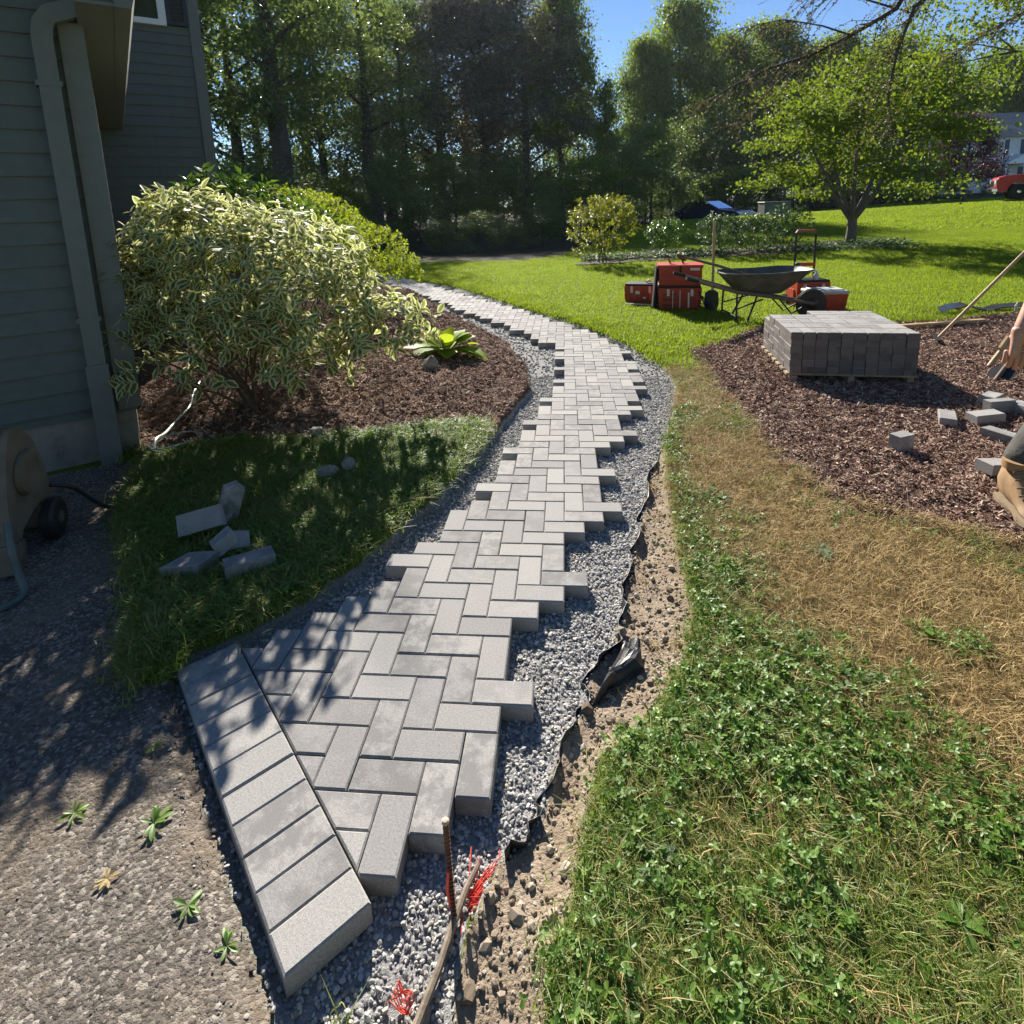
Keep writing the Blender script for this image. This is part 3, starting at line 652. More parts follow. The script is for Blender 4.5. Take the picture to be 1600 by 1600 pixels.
def board(L, e=.138):
    mb = MB(); v = [(0, 0, 0), (0, -.016, 0), (0, -.016, .008), (0, -.003, e), (0, 0, e)]
    mb.loft([[Vector(p) for p in v], [Vector((L, p[1], p[2])) for p in v]]); m = mb.mesh('clapboard'); m.materials.append(sid); return m
b1 = board(3.9); b2 = board(4.6); b3 = board(4.89)
MB().box((-1.95+.0, .06, 1.75), (3.9, .11, 2.9)).box((-.06, 2.5, 1.55), (.11, 4.76, 2.5)).build('wall', sid, house)
for k in range(25): link('clapboard', b1, None, house, (-4.0, 0.003, .36+k*.1335))
for k in range(17): link('clapboard', b3, None, house, (.0, 0.01, .36+k*.1335), (0, 0, R(90)))
MB().box((-1.3, 6.0, 3.0), (5.2, 2.16, 5.3)).build('wing_wall', sid, house)
for k in range(40): link('clapboard', b2, None, house, (-3.4, 4.918, .36+k*.1335))
MB().box((-.04, -.0155, 1.52), (.125, .031, 2.38)).box((.0115, .075, 1.52), (.025, .15, 2.38)).build('corner_board', trim, house)
MB().box((1.26, 4.905, 2.9), (.13, .036, 5.2)).box((1.315, 4.99, 2.9), (.03, .2, 5.2)).build('corner_board', trim, house)
MB().box((-2.0, .10, .1), (3.96, .17, .54)).box((-.10, 2.55, .1), (.17, 4.7, .54)).build('foundation', conc, house)
MB().box((-1.3, 6.0, .1), (5.1, 2.1, .54)).build('foundation', conc, house)
MB().box((.09, 2.2, 2.712), (.18, 5.38, .016)).build('soffit', trim, house)
MB().prism([(.18, 2.70), (.26, 2.70), (.29, 2.80), (.29, 2.83), (.18, 2.83)], 5.4, Matrix(((1, 0, 0, 0), (0, 0, -1, 2.2), (0, 1, 0, 0), (0, 0, 0, 1)))).build('gutter', trim, house)
rf = MB()
for s in (1, -1):
    rf.loft([[Vector((-4+s*4.30, y, 2.84)), Vector((-4+s*4.30, y, 2.92)), Vector((-4, y, 5.2)), Vector((-4, y, 5.12))] for y in (-.35, 4.85)])
rf.build('roof', roofm, house)
gb = MB(); gb.add([(-8, .02, 2.7), (0, .02, 2.72), (-4, .02, 5.0), (-8, .11, 2.7), (0, .11, 2.72), (-4, .11, 5.0)], [(0, 1, 2), (5, 4, 3), (0, 3, 4, 1), (1, 4, 5, 2), (2, 5, 3, 0)]).build('gable_wall', sid, house)
# downspout: rectangular pipe down the near wall, elbow back to the gutter
def rpipe(pts, wx, wy, name, par):
    rings = []
    for i, p in enumerate(pts):
        t = (Vector(pts[min(i+1, len(pts)-1)])-Vector(pts[max(i-1, 0)])).normalized()
        a = Vector((0, 1, 0)); a = (a-t*a.dot(t)).normalized(); b = t.cross(a)
        rings.append([Vector(p)+b*sx*wx/2+a*sy*wy/2 for sx, sy in ((-1, -1), (1, -1), (1, 1), (-1, 1))])
    return MB().loft(rings).build(name, trim, par)
dsp = rpipe([(-.18, -.05, .62), (-.18, -.05, 2.60), (-.168, -.05, 2.68), (-.13, -.05, 2.735), (.05, -.07, 2.80), (.24, -.09, 2.86)], .10, .066, 'downspout', house)
rpipe([(-.18, -.055, -.06), (-.18, -.055, .66)], .118, .082, 'downspout_boot', house)
for z in (.95, 2.35): MB().box((-.18, -.0845, z), (.125, .003, .03)).box((-.2445, -.045, z), (.003, .08, .03)).build('downspout_strap', trim, house)
win = MB().box((.42, 4.885, 4.085), (1.02, .06, .07)).box((.885, 4.885, 4.72), (.09, .06, 1.2)).box((-.05, 4.885, 4.72), (.09, .06, 1.2)).box((.42, 4.885, 5.33), (1.02, .06, .08)).build('window', white, house)
MB().box((.42, 4.893, 4.72), (.86, .02, 1.2)).build('pane', glass, win)
MB().box((.42, 4.885, 4.72), (.86, .035, .035)).build('sash_rail', white, win)
sh = MB().box((.96, 4.888, 4.7), (.05, .045, 1.25)).box((1.165, 4.888, 4.7), (.05, .045, 1.25)).box((1.06, 4.888, 4.095), (.16, .045, .05)).build('shutter', shut, house)
for k in range(22): MB().box((1.06, 4.892, 4.15+k*.052), (.16, .012, .046), (R(25), 0, 0)).build('louver', shut, sh)

# ------------------------------------------------------------------ foliage helpers
def leaf_template(stations=((0, 0), (.2, .72), (.5, 1), (.78, .62), (1, 0)), cross=(-1, -.55, 0, .55, 1), curl=.12, fold=.10, ratio=.56):
    """unit leaf along +x, normal +z; returns V, F, edge"""
    V = []; E = []; rows = []
    for t, wd in stations:
        if wd == 0: rows.append([len(V)]); V.append((t, 0, -curl*t*t)); E.append(.8)
        else:
            r = []
            for s in cross:
                r.append(len(V)); V.append((t, s*wd*ratio*.5, -curl*t*t+fold*abs(s)*wd*ratio)); E.append(abs(s))
            rows.append(r)
    Q = []; T = []
    for a, b in zip(rows[:-1], rows[1:]):
        if len(a) == 1: T += [(a[0], b[i+1], b[i]) for i in range(len(b)-1)]
        elif len(b) == 1: T += [(a[i], a[i+1], b[0]) for i in range(len(a)-1)]
        else: Q += [(a[i], a[i+1], b[i+1], b[i]) for i in range(len(a)-1)]
    return np.array(V), np.array(Q, int).reshape(-1, 4), np.array(T, int).reshape(-1, 3), np.array(E)
LT_BIG = leaf_template()
LT_SIMPLE = leaf_template(((0, 0), (.45, 1), (1, 0)), (-1, 0, 1), .1, .15, .5)
LT_QUAD = (np.array([(0, 0, 0), (.45, -.3, .05), (1, 0, -.06), (.5, .3, .05)]), np.array([[0, 1, 2, 3]]), np.zeros((0, 3), int), np.zeros(4))
def norm(v): return v/np.maximum(np.linalg.norm(v, axis=1, keepdims=True), 1e-9)
def leaves(name, P, D, Nn, size, T, rnd=None, mat=None, extra=None):
    """one mesh of many leaves: base points P, directions D, normals Nn, lengths size"""
    n = len(P); D = norm(D); Nn = norm(Nn-D*(Nn*D).sum(1, keepdims=True)); S_ = np.cross(Nn, D)
    tv, q, t, e = T; k = len(tv)
    V = P[:, None]+size[:, None, None]*(tv[None, :, 0:1]*D[:, None]+tv[None, :, 1:2]*S_[:, None]+tv[None, :, 2:3]*Nn[:, None])
    o = (np.arange(n)*k)[:, None, None]; F = []
    if len(q): F.append((q[None]+o).reshape(-1, 4))
    if len(t): F.append((t[None]+o).reshape(-1, 3))
    rnd = rng.random(n) if rnd is None else rnd
    me = np_mesh(name, V.reshape(-1, 3), F, False, {'rnd': np.repeat(rnd, k), 'edge': np.tile(e, n)})
    if mat: me.materials.append(mat)
    return me
def rdir(n): return norm(rng.normal(size=(n, 3)))
bark = simple('bark', (.085, .07, .055), .95, var=.45, nscale=9, bumps=.9, bdist=.03)
barkl = simple('bark_light', (.15, .125, .10), .95, var=.35, nscale=22, bumps=.8, bdist=.012)
stemm = simple('shrub_stem', (.13, .095, .065), .9, var=.3, nscale=40, bumps=.5, bdist=.003)
VG = leaf_mat('variegated_leaf', [(.065, .115, .045), (.10, .16, .06), (.15, .21, .075)], .46, .55, (.44, .52, .10), margin=(.77, .74, .40), spec=.25)
HG = leaf_mat('hedge_leaf', [(.07, .15, .010), (.13, .22, .015), (.23, .29, .02)], .5, .55, (.50, .58, .02), spec=.15)
RH = leaf_mat('rhododendron_leaf', [(.022, .062, .014), (.045, .10, .02), (.09, .16, .025)], .35, .3, (.22, .38, .03), spec=.5)
HO = leaf_mat('hosta_leaf', [(.16, .28, .02), (.24, .36, .03), (.32, .42, .04)], .5, .55, (.55, .62, .03), spec=.2)
BY = leaf_mat('yellow_bush_leaf', [(.10, .15, .012), (.17, .21, .015), (.26, .27, .02)], .45, .45, (.42, .42, .03))
BD = leaf_mat('dark_shrub_leaf', [(.025, .06, .018), (.045, .09, .028), (.08, .13, .045)], .3, .42, (.14, .25, .04), spec=.35)
TD = leaf_mat('dogwood_leaf', [(.045, .095, .012), (.08, .14, .015), (.13, .19, .022), (.19, .19, .02)], .42, .55, (.34, .44, .03), spec=.2)
TW = leaf_mat('woods_leaf', [(.035, .065, .022), (.06, .105, .028), (.10, .16, .036), (.19, .25, .05)], .38, .45, (.34, .43, .08), spec=.4)
TC = leaf_mat('copper_leaf', [(.055, .054, .055), (.085, .083, .075), (.11, .12, .08), (.17, .19, .09)], .45, .40, (.30, .28, .12), spec=.4)
TG = leaf_mat('far_green_leaf', [(.045, .085, .018), (.075, .13, .022), (.10, .16, .026), (.17, .24, .035)], .45, .5, (.38, .50, .05), spec=.25)
TP = leaf_mat('plum_leaf', [(.035, .016, .022), (.06, .028, .035), (.09, .045, .05)], .3, .4, (.16, .05, .06))
LN = leaf_mat('larch_needle', [(.07, .062, .035), (.11, .09, .045), (.15, .13, .06)], .3, .6, (.26, .22, .08))
FL = leaf_mat('groundcover_leaf', [(.05, .09, .035), (.10, .15, .06), (.19, .24, .12)], .3, .55, (.2, .3, .1), spec=.2)

def bush(name, base, lobes, n, T, size, mat, label, cat='shrub', group=None, stems=7, shell=.55, up=.5, droop=.0, cluster=6, hero=0, sigma=.5, stem_r=.010):
    """leafy shrub: lobes = [(centre, radii, weight)] relative to base; leaves grow in twig clusters near the lobe surfaces"""
    root = tag(empty(name, base), label, cat, group); wt = np.array([l[2] for l in lobes], float); wt /= wt.sum()
    nc = max(1, n//cluster); li = rng.choice(len(lobes), nc, p=wt)
    Cc = np.array([l[0] for l in lobes])[li]; Rr = np.array([l[1] for l in lobes])[li]
    d = rdir(nc); d[:, 2] = np.where(d[:, 2] < -.35, -d[:, 2], d[:, 2]); d = norm(d)
    rad = shell+(1-shell)*rng.random(nc)**.5; bumpy = 1+.30*fbm(d[:, 0]*2.3+li*5+base[0], d[:, 1]*2.3+d[:, 2]*3.1, 3)
    tip = Cc+d*Rr*(rad*bumpy)[:, None]
    out = norm(d*np.array([1, 1, .55])+np.array([0, 0, up]))           # twig direction
    P = []; D = []; NN = []
    for j in range(cluster):
        s = (j//2)/(max(1, cluster//2)); a = rng.uniform(0, 6.28, nc) if j % 2 == 0 else a+math.pi
        side = norm(np.cross(out, np.array([0, 0, 1.])+1e-3)); oth = np.cross(side, out)
        lat = side*np.cos(a)[:, None]+oth*np.sin(a)[:, None]
        P.append(tip-out*(s*size*1.2)); dd = norm(lat*1.0+out*(.75-.3*s)+rng.normal(0, .22, (nc, 3))); dd[:, 2] -= droop*rng.random(nc)
        D.append(dd); NN.append(norm(out*.6+np.array([0, 0, .75])+rng.normal(0, .35, (nc, 3))))
    P = np.concatenate(P); D = norm(np.concatenate(D)); NN = np.concatenate(NN); k = P[:, 2] > .03
    P, D, NN = P[k], D[k], NN[k]; sz = size*rng.uniform(.5, 1.22, len(P)); rn = np.clip(rng.normal(.45, .25, len(P))+.25*(fbm(P[:, 0]*4, P[:, 1]*4+P[:, 2]*3)), 0, 1)
    if hero:      # the leaves that show largest become parts of their own
        pw = P+np.array(base); o = np.argsort(np.linalg.norm(pw-np.array(CAM), axis=1)-.5*(pw[:, 2] > 1.2))[:hero]
        tv, q, t, e = T; var = []
        for r in (.15, .4, .65, .9):
            me = np_mesh('leaf', tv, [f for f in (q, t) if len(f)], False, {'rnd': np.full(len(tv), r), 'edge': e}); me.materials.append(mat); var.append(me)
        for i in o:
            x = Vector(D[i]); z = Vector(NN[i]); z = (z-x*z.dot(x)).normalized(); y = z.cross(x)
            ob = link('leaf', var[int(rn[i]*3.99)], None, root, P[i]); M = Matrix((x, y, z)).transposed(); ob.rotation_euler = M.to_euler(); ob.scale = [sz[i]]*3
        m = np.ones(len(P), bool); m[o] = False; P, D, NN, sz, rn = P[m], D[m], NN[m], sz[m], rn[m]
    f = link('foliage', leaves('foliage', P, D, NN, sz, T, rn, mat), None, root)
    if hero: f['kind'] = 'stuff'
    st = MB()
    for i in range(stems):
        c = tip[rng.integers(len(tip))]; b = Vector((rng.normal(0, .07), rng.normal(0, .07), -.03)); c = Vector(c)*.9
        mid = b.lerp(c, .5)+Vector((rng.normal(0, .05), rng.normal(0, .05), .10*c.length))
        st.tube([b, b.lerp(mid, .5)+Vector((0, 0, .03)), mid, c], [stem_r, stem_r*.85, stem_r*.65, stem_r*.3], 5)
    for i in rng.choice(len(tip), min(len(tip), 160 if hero else 30), replace=False):
        c = Vector(tip[i]); st.tube([c-Vector(out[i])*size*2.6, c], [.003, .0015], 4, False)
    st.build('stems', stemm, root, True)
    return root
zb = zat(-1.95, 3.12)
bush('variegated_dogwood_shrub', (-1.93, 3.06, zb), [((.22, -.10, .90), (.92, .78, .66), 4.5), ((-.10, -.25, 1.12), (.58, .52, .56), 2.2), ((1.05, .10, .58), (.44, .40, .32), 1.0), ((-.42, -.45, .80), (.34, .30, .46), 1.2), ((.60, -.08, .72), (.60, .60, .48), 2.2), ((.05, -.42, .56), (.78, .46, .44), 2.6), ((.25, -.1, .36), (.75, .55, .24), 1.0), ((-.50, -.50, .95), (.26, .26, .40), .8), ((-.28, -.30, 1.45), (.22, .2, .25), .35)],
     7400, LT_BIG, .086, VG, 'large shrub with green leaves edged in cream beside the house corner', group=None, stems=18, shell=.60, up=.35, droop=.40, hero=290, stem_r=.011)
bush('green_hedge_shrub', (-2.95, 6.2, zat(-2.95, 6.2)), [((0, 0, .9), (1.0, 1.5, .85), 5), ((.55, .9, .62), (.75, 1.0, .62), 2.5), ((.85, 1.4, .40), (.45, .7, .42), 1)],
     11000, LT_SIMPLE, .055, HG, 'dense yellow green rounded hedge behind the variegated shrub', stems=10, shell=.72, up=.5)
bush('rhododendron', (-2.75, 4.35, zat(-2.75, 4.35)), [((0, 0, 1.25), (.70, .55, .62), 3), ((.5, .3, 1.15), (.5, .5, .55), 1.5)],
     1900, LT_SIMPLE, .105, RH, 'dark glossy leaved shrub rising just behind the variegated one', stems=9, shell=.6, up=.8, cluster=8)
# low plant between hedge and path, hosta, weeds
def rosette(name, base, nl, L, wr, mat, label, cat, lift=.8, group=None, bend=.55, T=None):
    root = tag(empty(name, base, rng.uniform(0, 6)), label, cat, group)
    tv, q, t, e = T or leaf_template(((0, .12), (.25, .55), (.5, .95), (.72, 1), (.88, .6), (1, 0)), (-1, -.5, 0, .5, 1), bend, .10, wr)
    var = []
    for r in (.2, .5, .8):
        me = np_mesh('leaf', tv, [f for f in (q, t) if len(f)], True, {'rnd': np.full(len(tv), r), 'edge': e}); me.materials.append(mat); var.append(me)
    for i in range(nl):
        a = i*2.399+rng.normal(0, .45); f = (i+.5)/nl; el = lift*(1.15-f)+rng.normal(0, .08)
        ob = link('leaf', var[i % 3], None, root, (math.cos(a)*.05*L, math.sin(a)*.05*L, .004)); ob.rotation_euler = Euler((rng.normal(0, .15), -el, a)); ob.scale = [L*(.65+.5*f)*rng.uniform(.85, 1.1)]*3
    return root
hb = zat(-.70, 4.55)
hr = rosette('hosta', (-.70, 4.55, hb+.03), 30, .36, .62, HO, 'bright lime hosta clump at the edge of the mulch bed', 'plant', 1.15, bend=.45)
for i, (x, y, s, lb) in enumerate([(-.82, .10, .034, 'small weed growing at the left in the driveway asphalt'), (-.585, .09, .046, 'largest weed in the driveway, broad leaved, left of the border course'), (-.61, -.04, .026, 'thin dry weed in a driveway crack below the largest weed'),
                                     (-.375, -.08, .036, 'green weed at the crumbling driveway edge near the third border paver from the front'), (-.245, -.14, .034, 'weed closest to the camera at the driveway edge'), (-.74, .30, .026, 'tiny weed at the edge of the leafy shadow on the driveway')]):
    rosette('weed', on(x, y, .002), 9, s, .30, G2 if i != 2 else G3, lb, 'weed', .5, 'weeds in the driveway', bend=.2)
for i, (x, y, s, lb) in enumerate([(1.42, .62, .10, 'broad pale leaf weed lying where green grass meets dry grass'), (1.10, .92, .06, 'small broad leaf weed in the clover strip'), (1.30, 1.85, .09, 'wilted pale weed beside the upper dry grass'), (1.78, .88, .08, 'green weed rosette in the middle of the dry grass'),
                                     (.72, .06, .07, 'pale broad leaf weed at the left of the near clover'), (1.05, .06, .055, 'broad leaf weed low in the near grass'), (1.35, -.02, .06, 'broad leaf weed in the right near grass'), (1.62, 1.36, .07, 'wilted weed cluster between grass and dry straw'), (-1.0, .62, .09, 'leafy weed at the dark corner of the left grass')]):
    rosette('broadleaf_weed', on(x, y, .02), 8, s, .45, FL if i in (0, 2, 4, 7) else G2, lb, 'weed', .45, 'broadleaf weeds in the grass', bend=.3)
# bushes on the lawn
def rb(name, x, y, h, r, n, size, mat, label, group=None, T=LT_SIMPLE, **kw):
    return bush(name, (x, y, zat(x, y)), [((0, 0, h*.55), (r, r, h*.48), 3), ((r*.35, -r*.2, h*.62), (r*.7, r*.7, h*.38), 1.5), ((-r*.4, .1, h*.5), (r*.6, r*.6, h*.4), 1.2), ((0, -r*.1, h*.24), (r*.85, r*.85, h*.24), 1.5)], n, T, size, mat, label, 'shrub', group, **kw)
rb('yellow_bush', 1.45, 14.0, 1.72, .92, 3400, .10, BY, 'yellow green bush at the left end of the lawn bed', shell=.5, up=.6, stem_r=.014)
rb('round_shrub', 3.42, 16.1, 1.0, .58, 1500, .09, RH, 'small round green shrub right of the yellow bush', shell=.55, up=.5)
rb('glossy_shrub', 4.62, 15.1, 1.10, .58, 1500, .09, BD, 'glossy dark shrub behind the upright shovel handle', 'glossy shrubs in a row', shell=.5, up=.5)
rb('glossy_shrub', 5.50, 15.2, 1.05, .60, 1500, .09, BD, 'middle glossy dark shrub of the row of three', 'glossy shrubs in a row', shell=.5, up=.5)
rb('glossy_shrub', 6.45, 15.3, 1.22, .68, 1800, .09, BD, 'tallest glossy dark shrub nearest the small tree', 'glossy shrubs in a row', shell=.5, up=.5)
n = 5200
P = np.stack([rng.uniform(1.0, 10.2, n), rng.normal(0, 1, n)], 1); P[:, 1] = 14.6+.10*(P[:, 0]-1)+.16*(P[:, 0]-5)*(P[:, 0] > 5)*.9+P[:, 1]*np.where(P[:, 0] > 8, .55, .32)
P = P[fbm(P[:, 0]*1.3, P[:, 1]*1.3) > -.12]; n = len(P)
P = np.c_[P, height(P.astype(np.float32))+rng.uniform(.02, .16, n)]
tag(link('groundcover', leaves('groundcover', P, np.c_[rng.normal(size=(n, 2)), rng.uniform(-.2, .5, n)], np.c_[rng.normal(0, .4, (n, 2)), np.ones(n)], rng.uniform(.07, .13, n), LT_QUAD, None, FL)), 'pale low groundcover leaves under the shrubs on the lawn', 'groundcover', kind='stuff')
lb_ = empty('shrub_bed', (0, 0, 0)); bpy.data.objects.remove(lb_)
bp = [(.7, 13.5), (2.2, 13.8), (4, 14.2), (6, 14.6), (8, 15.6), (9.8, 16.2), (10, 17.3), (8.6, 17.8), (7, 16.3), (5, 15.9), (3.2, 16.9), (1.0, 14.8)]
q = np.stack([rng.uniform(0, 11, 1), rng.uniform(13, 18, 1)], 1)
gxx, gyy = np.meshgrid(np.arange(.3, 10.6, .12), np.arange(13, 18.2, .12)); gp_ = np.stack([gxx.ravel(), gyy.ravel()], 1).astype(np.float32)
sd = sdist(gp_+.25*np.stack([fbm(gp_[:, 0]*2, gp_[:, 1]*2), fbm(gp_[:, 0]*2+9, gp_[:, 1]*2)], 1), bp); idx = np.arange(len(gp_)).reshape(gxx.shape)
F = np.stack([idx[:-1, :-1], idx[:-1, 1:], idx[1:, 1:], idx[1:, :-1]], -1).reshape(-1, 4); F = F[(sd[F] > 0).all(1)]
uq, inv = np.unique(F.ravel(), return_inverse=True)
tag(link('shrub_bed', np_mesh('shrub_bed', np.c_[gp_[uq], height(gp_[uq])+.035], inv.reshape(-1, 4), True), simple('bed_mulch', (.05, .035, .025), .95, var=.5, nscale=8, bumps=.8, bdist=.03)), 'dark mulched bed under the lawn shrubs', kind='structure')

# ------------------------------------------------------------------ trees
def limb_tree(mb, base, top, r0, r1, nl, spread, seg=7, wob=.04, ups=.5, start=.3):
    """tapered trunk with limbs; returns limb tips"""
    b, t = Vector(base), Vector(top); H = (t-b).length; pts = []; rad = []
    for i in range(seg+1):
        f = i/seg; p = b.lerp(t, f)+Vector((rng.normal(0, wob), rng.normal(0, wob), 0))*H*.1*(f > 0); pts.append(p); rad.append((r0*(1-f)+r1*f)*(1.45 if i == 0 else 1))
    mb.tube(pts, rad, 10); tips = []
    for k in range(nl):
        f = start+(1-start)*(k+.5)/nl; i = min(seg-1, int(f*seg)); p = pts[i].lerp(pts[i+1], f*seg-i); a = k*2.4+rng.normal(0, .3); L = spread*(1.15-.65*f)*rng.uniform(.8, 1.15)
        e = p+Vector((math.cos(a)*L, math.sin(a)*L, ups*L*rng.uniform(.5, 1.2))); m = p.lerp(e, .5)+Vector((0, 0, .10*L)); rr = r0*(1-f*.75)*.38
        mb.tube([p, m, e], [rr, rr*.65, rr*.2], 6); tips.append(e)
        for s in range(2):
            a2 = a+rng.normal(0, .8); e2 = m+Vector((math.cos(a2), math.sin(a2), rng.uniform(.1, .7)))*L*.45; mb.tube([m, m.lerp(e2, .5)+Vector((0, 0, .05)), e2], [rr*.45, rr*.3, rr*.12], 5); tips.append(e2)
    return tips
def crown_mesh(nm, H, z0, prof, nclump, per, sig, size, mat, seed, tips=None, flat=.7, gap=0.0):
    """leaf clumps through the crown's volume: prof(f) gives radius at height fraction f"""
    r = np.random.default_rng(seed); f = r.random(nclump)**.85; a = r.uniform(0, 6.283, nclump); rad = np.array([prof(x) for x in f])*np.sqrt(r.uniform(.12, 1.08, nclump))
    C_ = np.stack([np.cos(a)*rad, np.sin(a)*rad, z0+f*(H-z0)], 1)
    if tips is not None: C_[:len(tips)] = np.array(tips)[:nclump]
    cw = r.uniform(.5, 1.5, nclump); n = int(nclump*per); ci = r.choice(nclump, n, p=cw/cw.sum()); sg = sig*r.uniform(.6, 1.3, nclump)[ci]
    P = C_[ci]+r.normal(size=(n, 3))*sg[:, None]*np.array([1, 1, flat])
    D = r.normal(size=(n, 3)); D[:, 2] -= .35; Nn = r.normal(size=(n, 3))*.75; Nn[:, 2] += .75
    rn = np.clip(r.normal(.42, .2, n)+r.normal(0, .16, nclump)[ci], 0, 1); k = P[:, 2] > .05
    return leaves(nm, P[k], D[k], Nn[k], size*r.uniform(.6, 1.3, k.sum()), LT_QUAD, rn[k], mat)
VAR = {}
def variant(key, H, r0, z0, prof, nclump, per, sig, size, mat, seed, nl=12, spread=3.4, wob=.05, start=.25):
    mb = MB(); tips = limb_tree(mb, (0, 0, -.2), (0, 0, H*.94), r0, r0*.15, nl, spread, wob=wob, start=start)
    tm = mb.mesh('trunk', True); tm.materials.append(bark)
    VAR[key] = (tm, crown_mesh('crown', H, z0, prof, nclump, per, sig, size, mat, seed, [t[:] for t in tips]), H)
bell = lambda R_: (lambda f: R_*(.55+.6*math.sin(math.pi*min(1, f*.9+.12)))*(1 if f < .8 else 1-(f-.8)*3.2))
variant('woods_a', 14, .30, 2.6, bell(3.0), 85, 150, .52, .20, TW, 11)
variant('woods_b', 14, .26, 4.2, bell(2.7), 70, 140, .50, .19, TW, 12, 10)
variant('woods_tall', 16, .46, 5.2, bell(3.0), 80, 150, .55, .20, TW, 21, 12, 3.0, start=.42)
variant('copper_a', 14, .30, 1.4, bell(3.9), 140, 170, .58, .19, TC, 13, 16, 3.8)
variant('copper_b', 14, .28, 1.0, bell(3.5), 130, 170, .55, .19, TC, 14, 14, 3.6)
variant('green_a', 14, .30, .8, bell(3.6), 150, 230, .70, .27, TG, 15)
variant('green_b', 14, .28, .7, bell(3.3), 150, 230, .66, .26, TG, 16, 14)
variant('under', 5, .09, .2, lambda f: 2.2*math.sqrt(max(.02, 1-f*f)), 60, 120, .36, .15, TW, 17, 9, 1.6, start=.1)
variant('under_green', 5, .09, .2, lambda f: 2.0*math.sqrt(max(.02, 1-f*f)), 60, 120, .34, .14, TG, 18, 9, 1.6, start=.1)
variant('column', 8, .25, .3, lambda f: .62*(1-.25*f), 70, 150, .24, .13, TG, 19, 6, .5)
variant('spruce', 11, .16, 1.5, lambda f: 1.5*(1-f)+.15, 60, 90, .22, .16, TW, 20, 14, 1.5)
def upos(u, D): s = D*(u-800)/908.7; return CAM.x-D*math.sin(YAW)+s*math.cos(YAW), CAM.y+D*math.cos(YAW)+s*math.sin(YAW)
def tree(name, u, D, h, key, label, wide=1, group=None, rz=None):
    x, y = upos(u, D); tm, cm, H = VAR[key]; s = h/H
    t = tag(empty(name, (x, y, zat(x, y)), rng.uniform(0, 6.28) if rz is None else rz), label, 'tree', group); t.scale = (s*wide, s*wide, s)
    link('trunk', tm, None, t); link('crown', cm, None, t); return t
GW = 'trees of the dark wood behind the hedge'
for nm, u, D, h, key, lb, wd in [
    ('woodland_tree', 335, 24, 14, 'woods_b', 'thin crowned tree right beside the house wing', 1.0), ('woodland_tree', 395, 29, 16, 'woods_a', 'dark tree second to the right of the house wing', 1.0),
    ('woodland_tree', 458, 27, 17, 'woods_tall', 'tall tree with the thick straight trunk left of the hedge top', 1.15), ('woodland_tree', 522, 38, 15.5, 'woods_a', 'slender dark tree between the two thick trunks', .95),
    ('woodland_tree', 592, 36, 14.6, 'woods_tall', 'tall tree with the thick trunk above the hedge end', 1.15), ('woodland_tree', 645, 47, 17, 'woods_a', 'dark tree left of the copper leaved trees', 1.0),
    ('copper_tree', 700, 50, 18.2, 'copper_b', 'left one of the three copper leaved trees', 1.25), ('copper_tree', 765, 49, 18, 'copper_a', 'broad middle copper leaved tree', 1.3), ('copper_tree', 828, 50, 18.2, 'copper_b', 'right one of the three copper leaved trees', 1.2),
    ('green_tree', 880, 52, 19, 'green_b', 'light green tree edging the open sky gap', .62), ('spruce_tree', 908, 60, 13, 'spruce', 'thin sparse spruce standing in the sky gap', .9),
    ('column_tree', 950, 36, 8.6, 'column', 'narrow column shaped leafy tree right of the sky gap', .95), ('green_tree', 1008, 68, 18.2, 'green_a', 'green tree next to the column shaped one', .75),
    ('green_tree', 1060, 70, 22.4, 'green_b', 'tallest green tree above the blue car', .85), ('green_tree', 1130, 76, 19.6, 'green_a', 'green tree behind the utility box', .95), ('green_tree', 1200, 78, 20.8, 'green_b', 'far green tree left of the small tree crown', 1.0),
    ('green_tree', 1285, 78, 19, 'green_a', 'far green tree behind the small tree', 1.1), ('green_tree', 1370, 80, 19, 'green_b', 'far green tree right behind the small tree', 1.2), ('green_tree', 1435, 82, 17.5, 'green_a', 'far green tree left of the pale house', 1.1),
    ('green_tree', 1540, 94, 20, 'green_b', 'tree rising behind the pale house roof', 1.4), ('green_tree', 1620, 94, 21, 'green_a', 'tree behind the right end of the pale house', 1.4),
    ('woodland_tree', 425, 46, 18, 'woods_b', 'background tree behind the left thick trunk', 1.3), ('woodland_tree', 500, 50, 18, 'woods_tall', 'background trunk between the thick trunks', 1.2), ('woodland_tree', 620, 54, 19, 'woods_b', 'background tree behind the right thick trunk', 1.3), ('woodland_tree', 740, 58, 20, 'woods_a', 'background tree behind the middle copper tree', 1.4)]:
    tree(nm, u, D, h, key, lb, wd, GW if u < 900 else 'trees beyond the lawn')
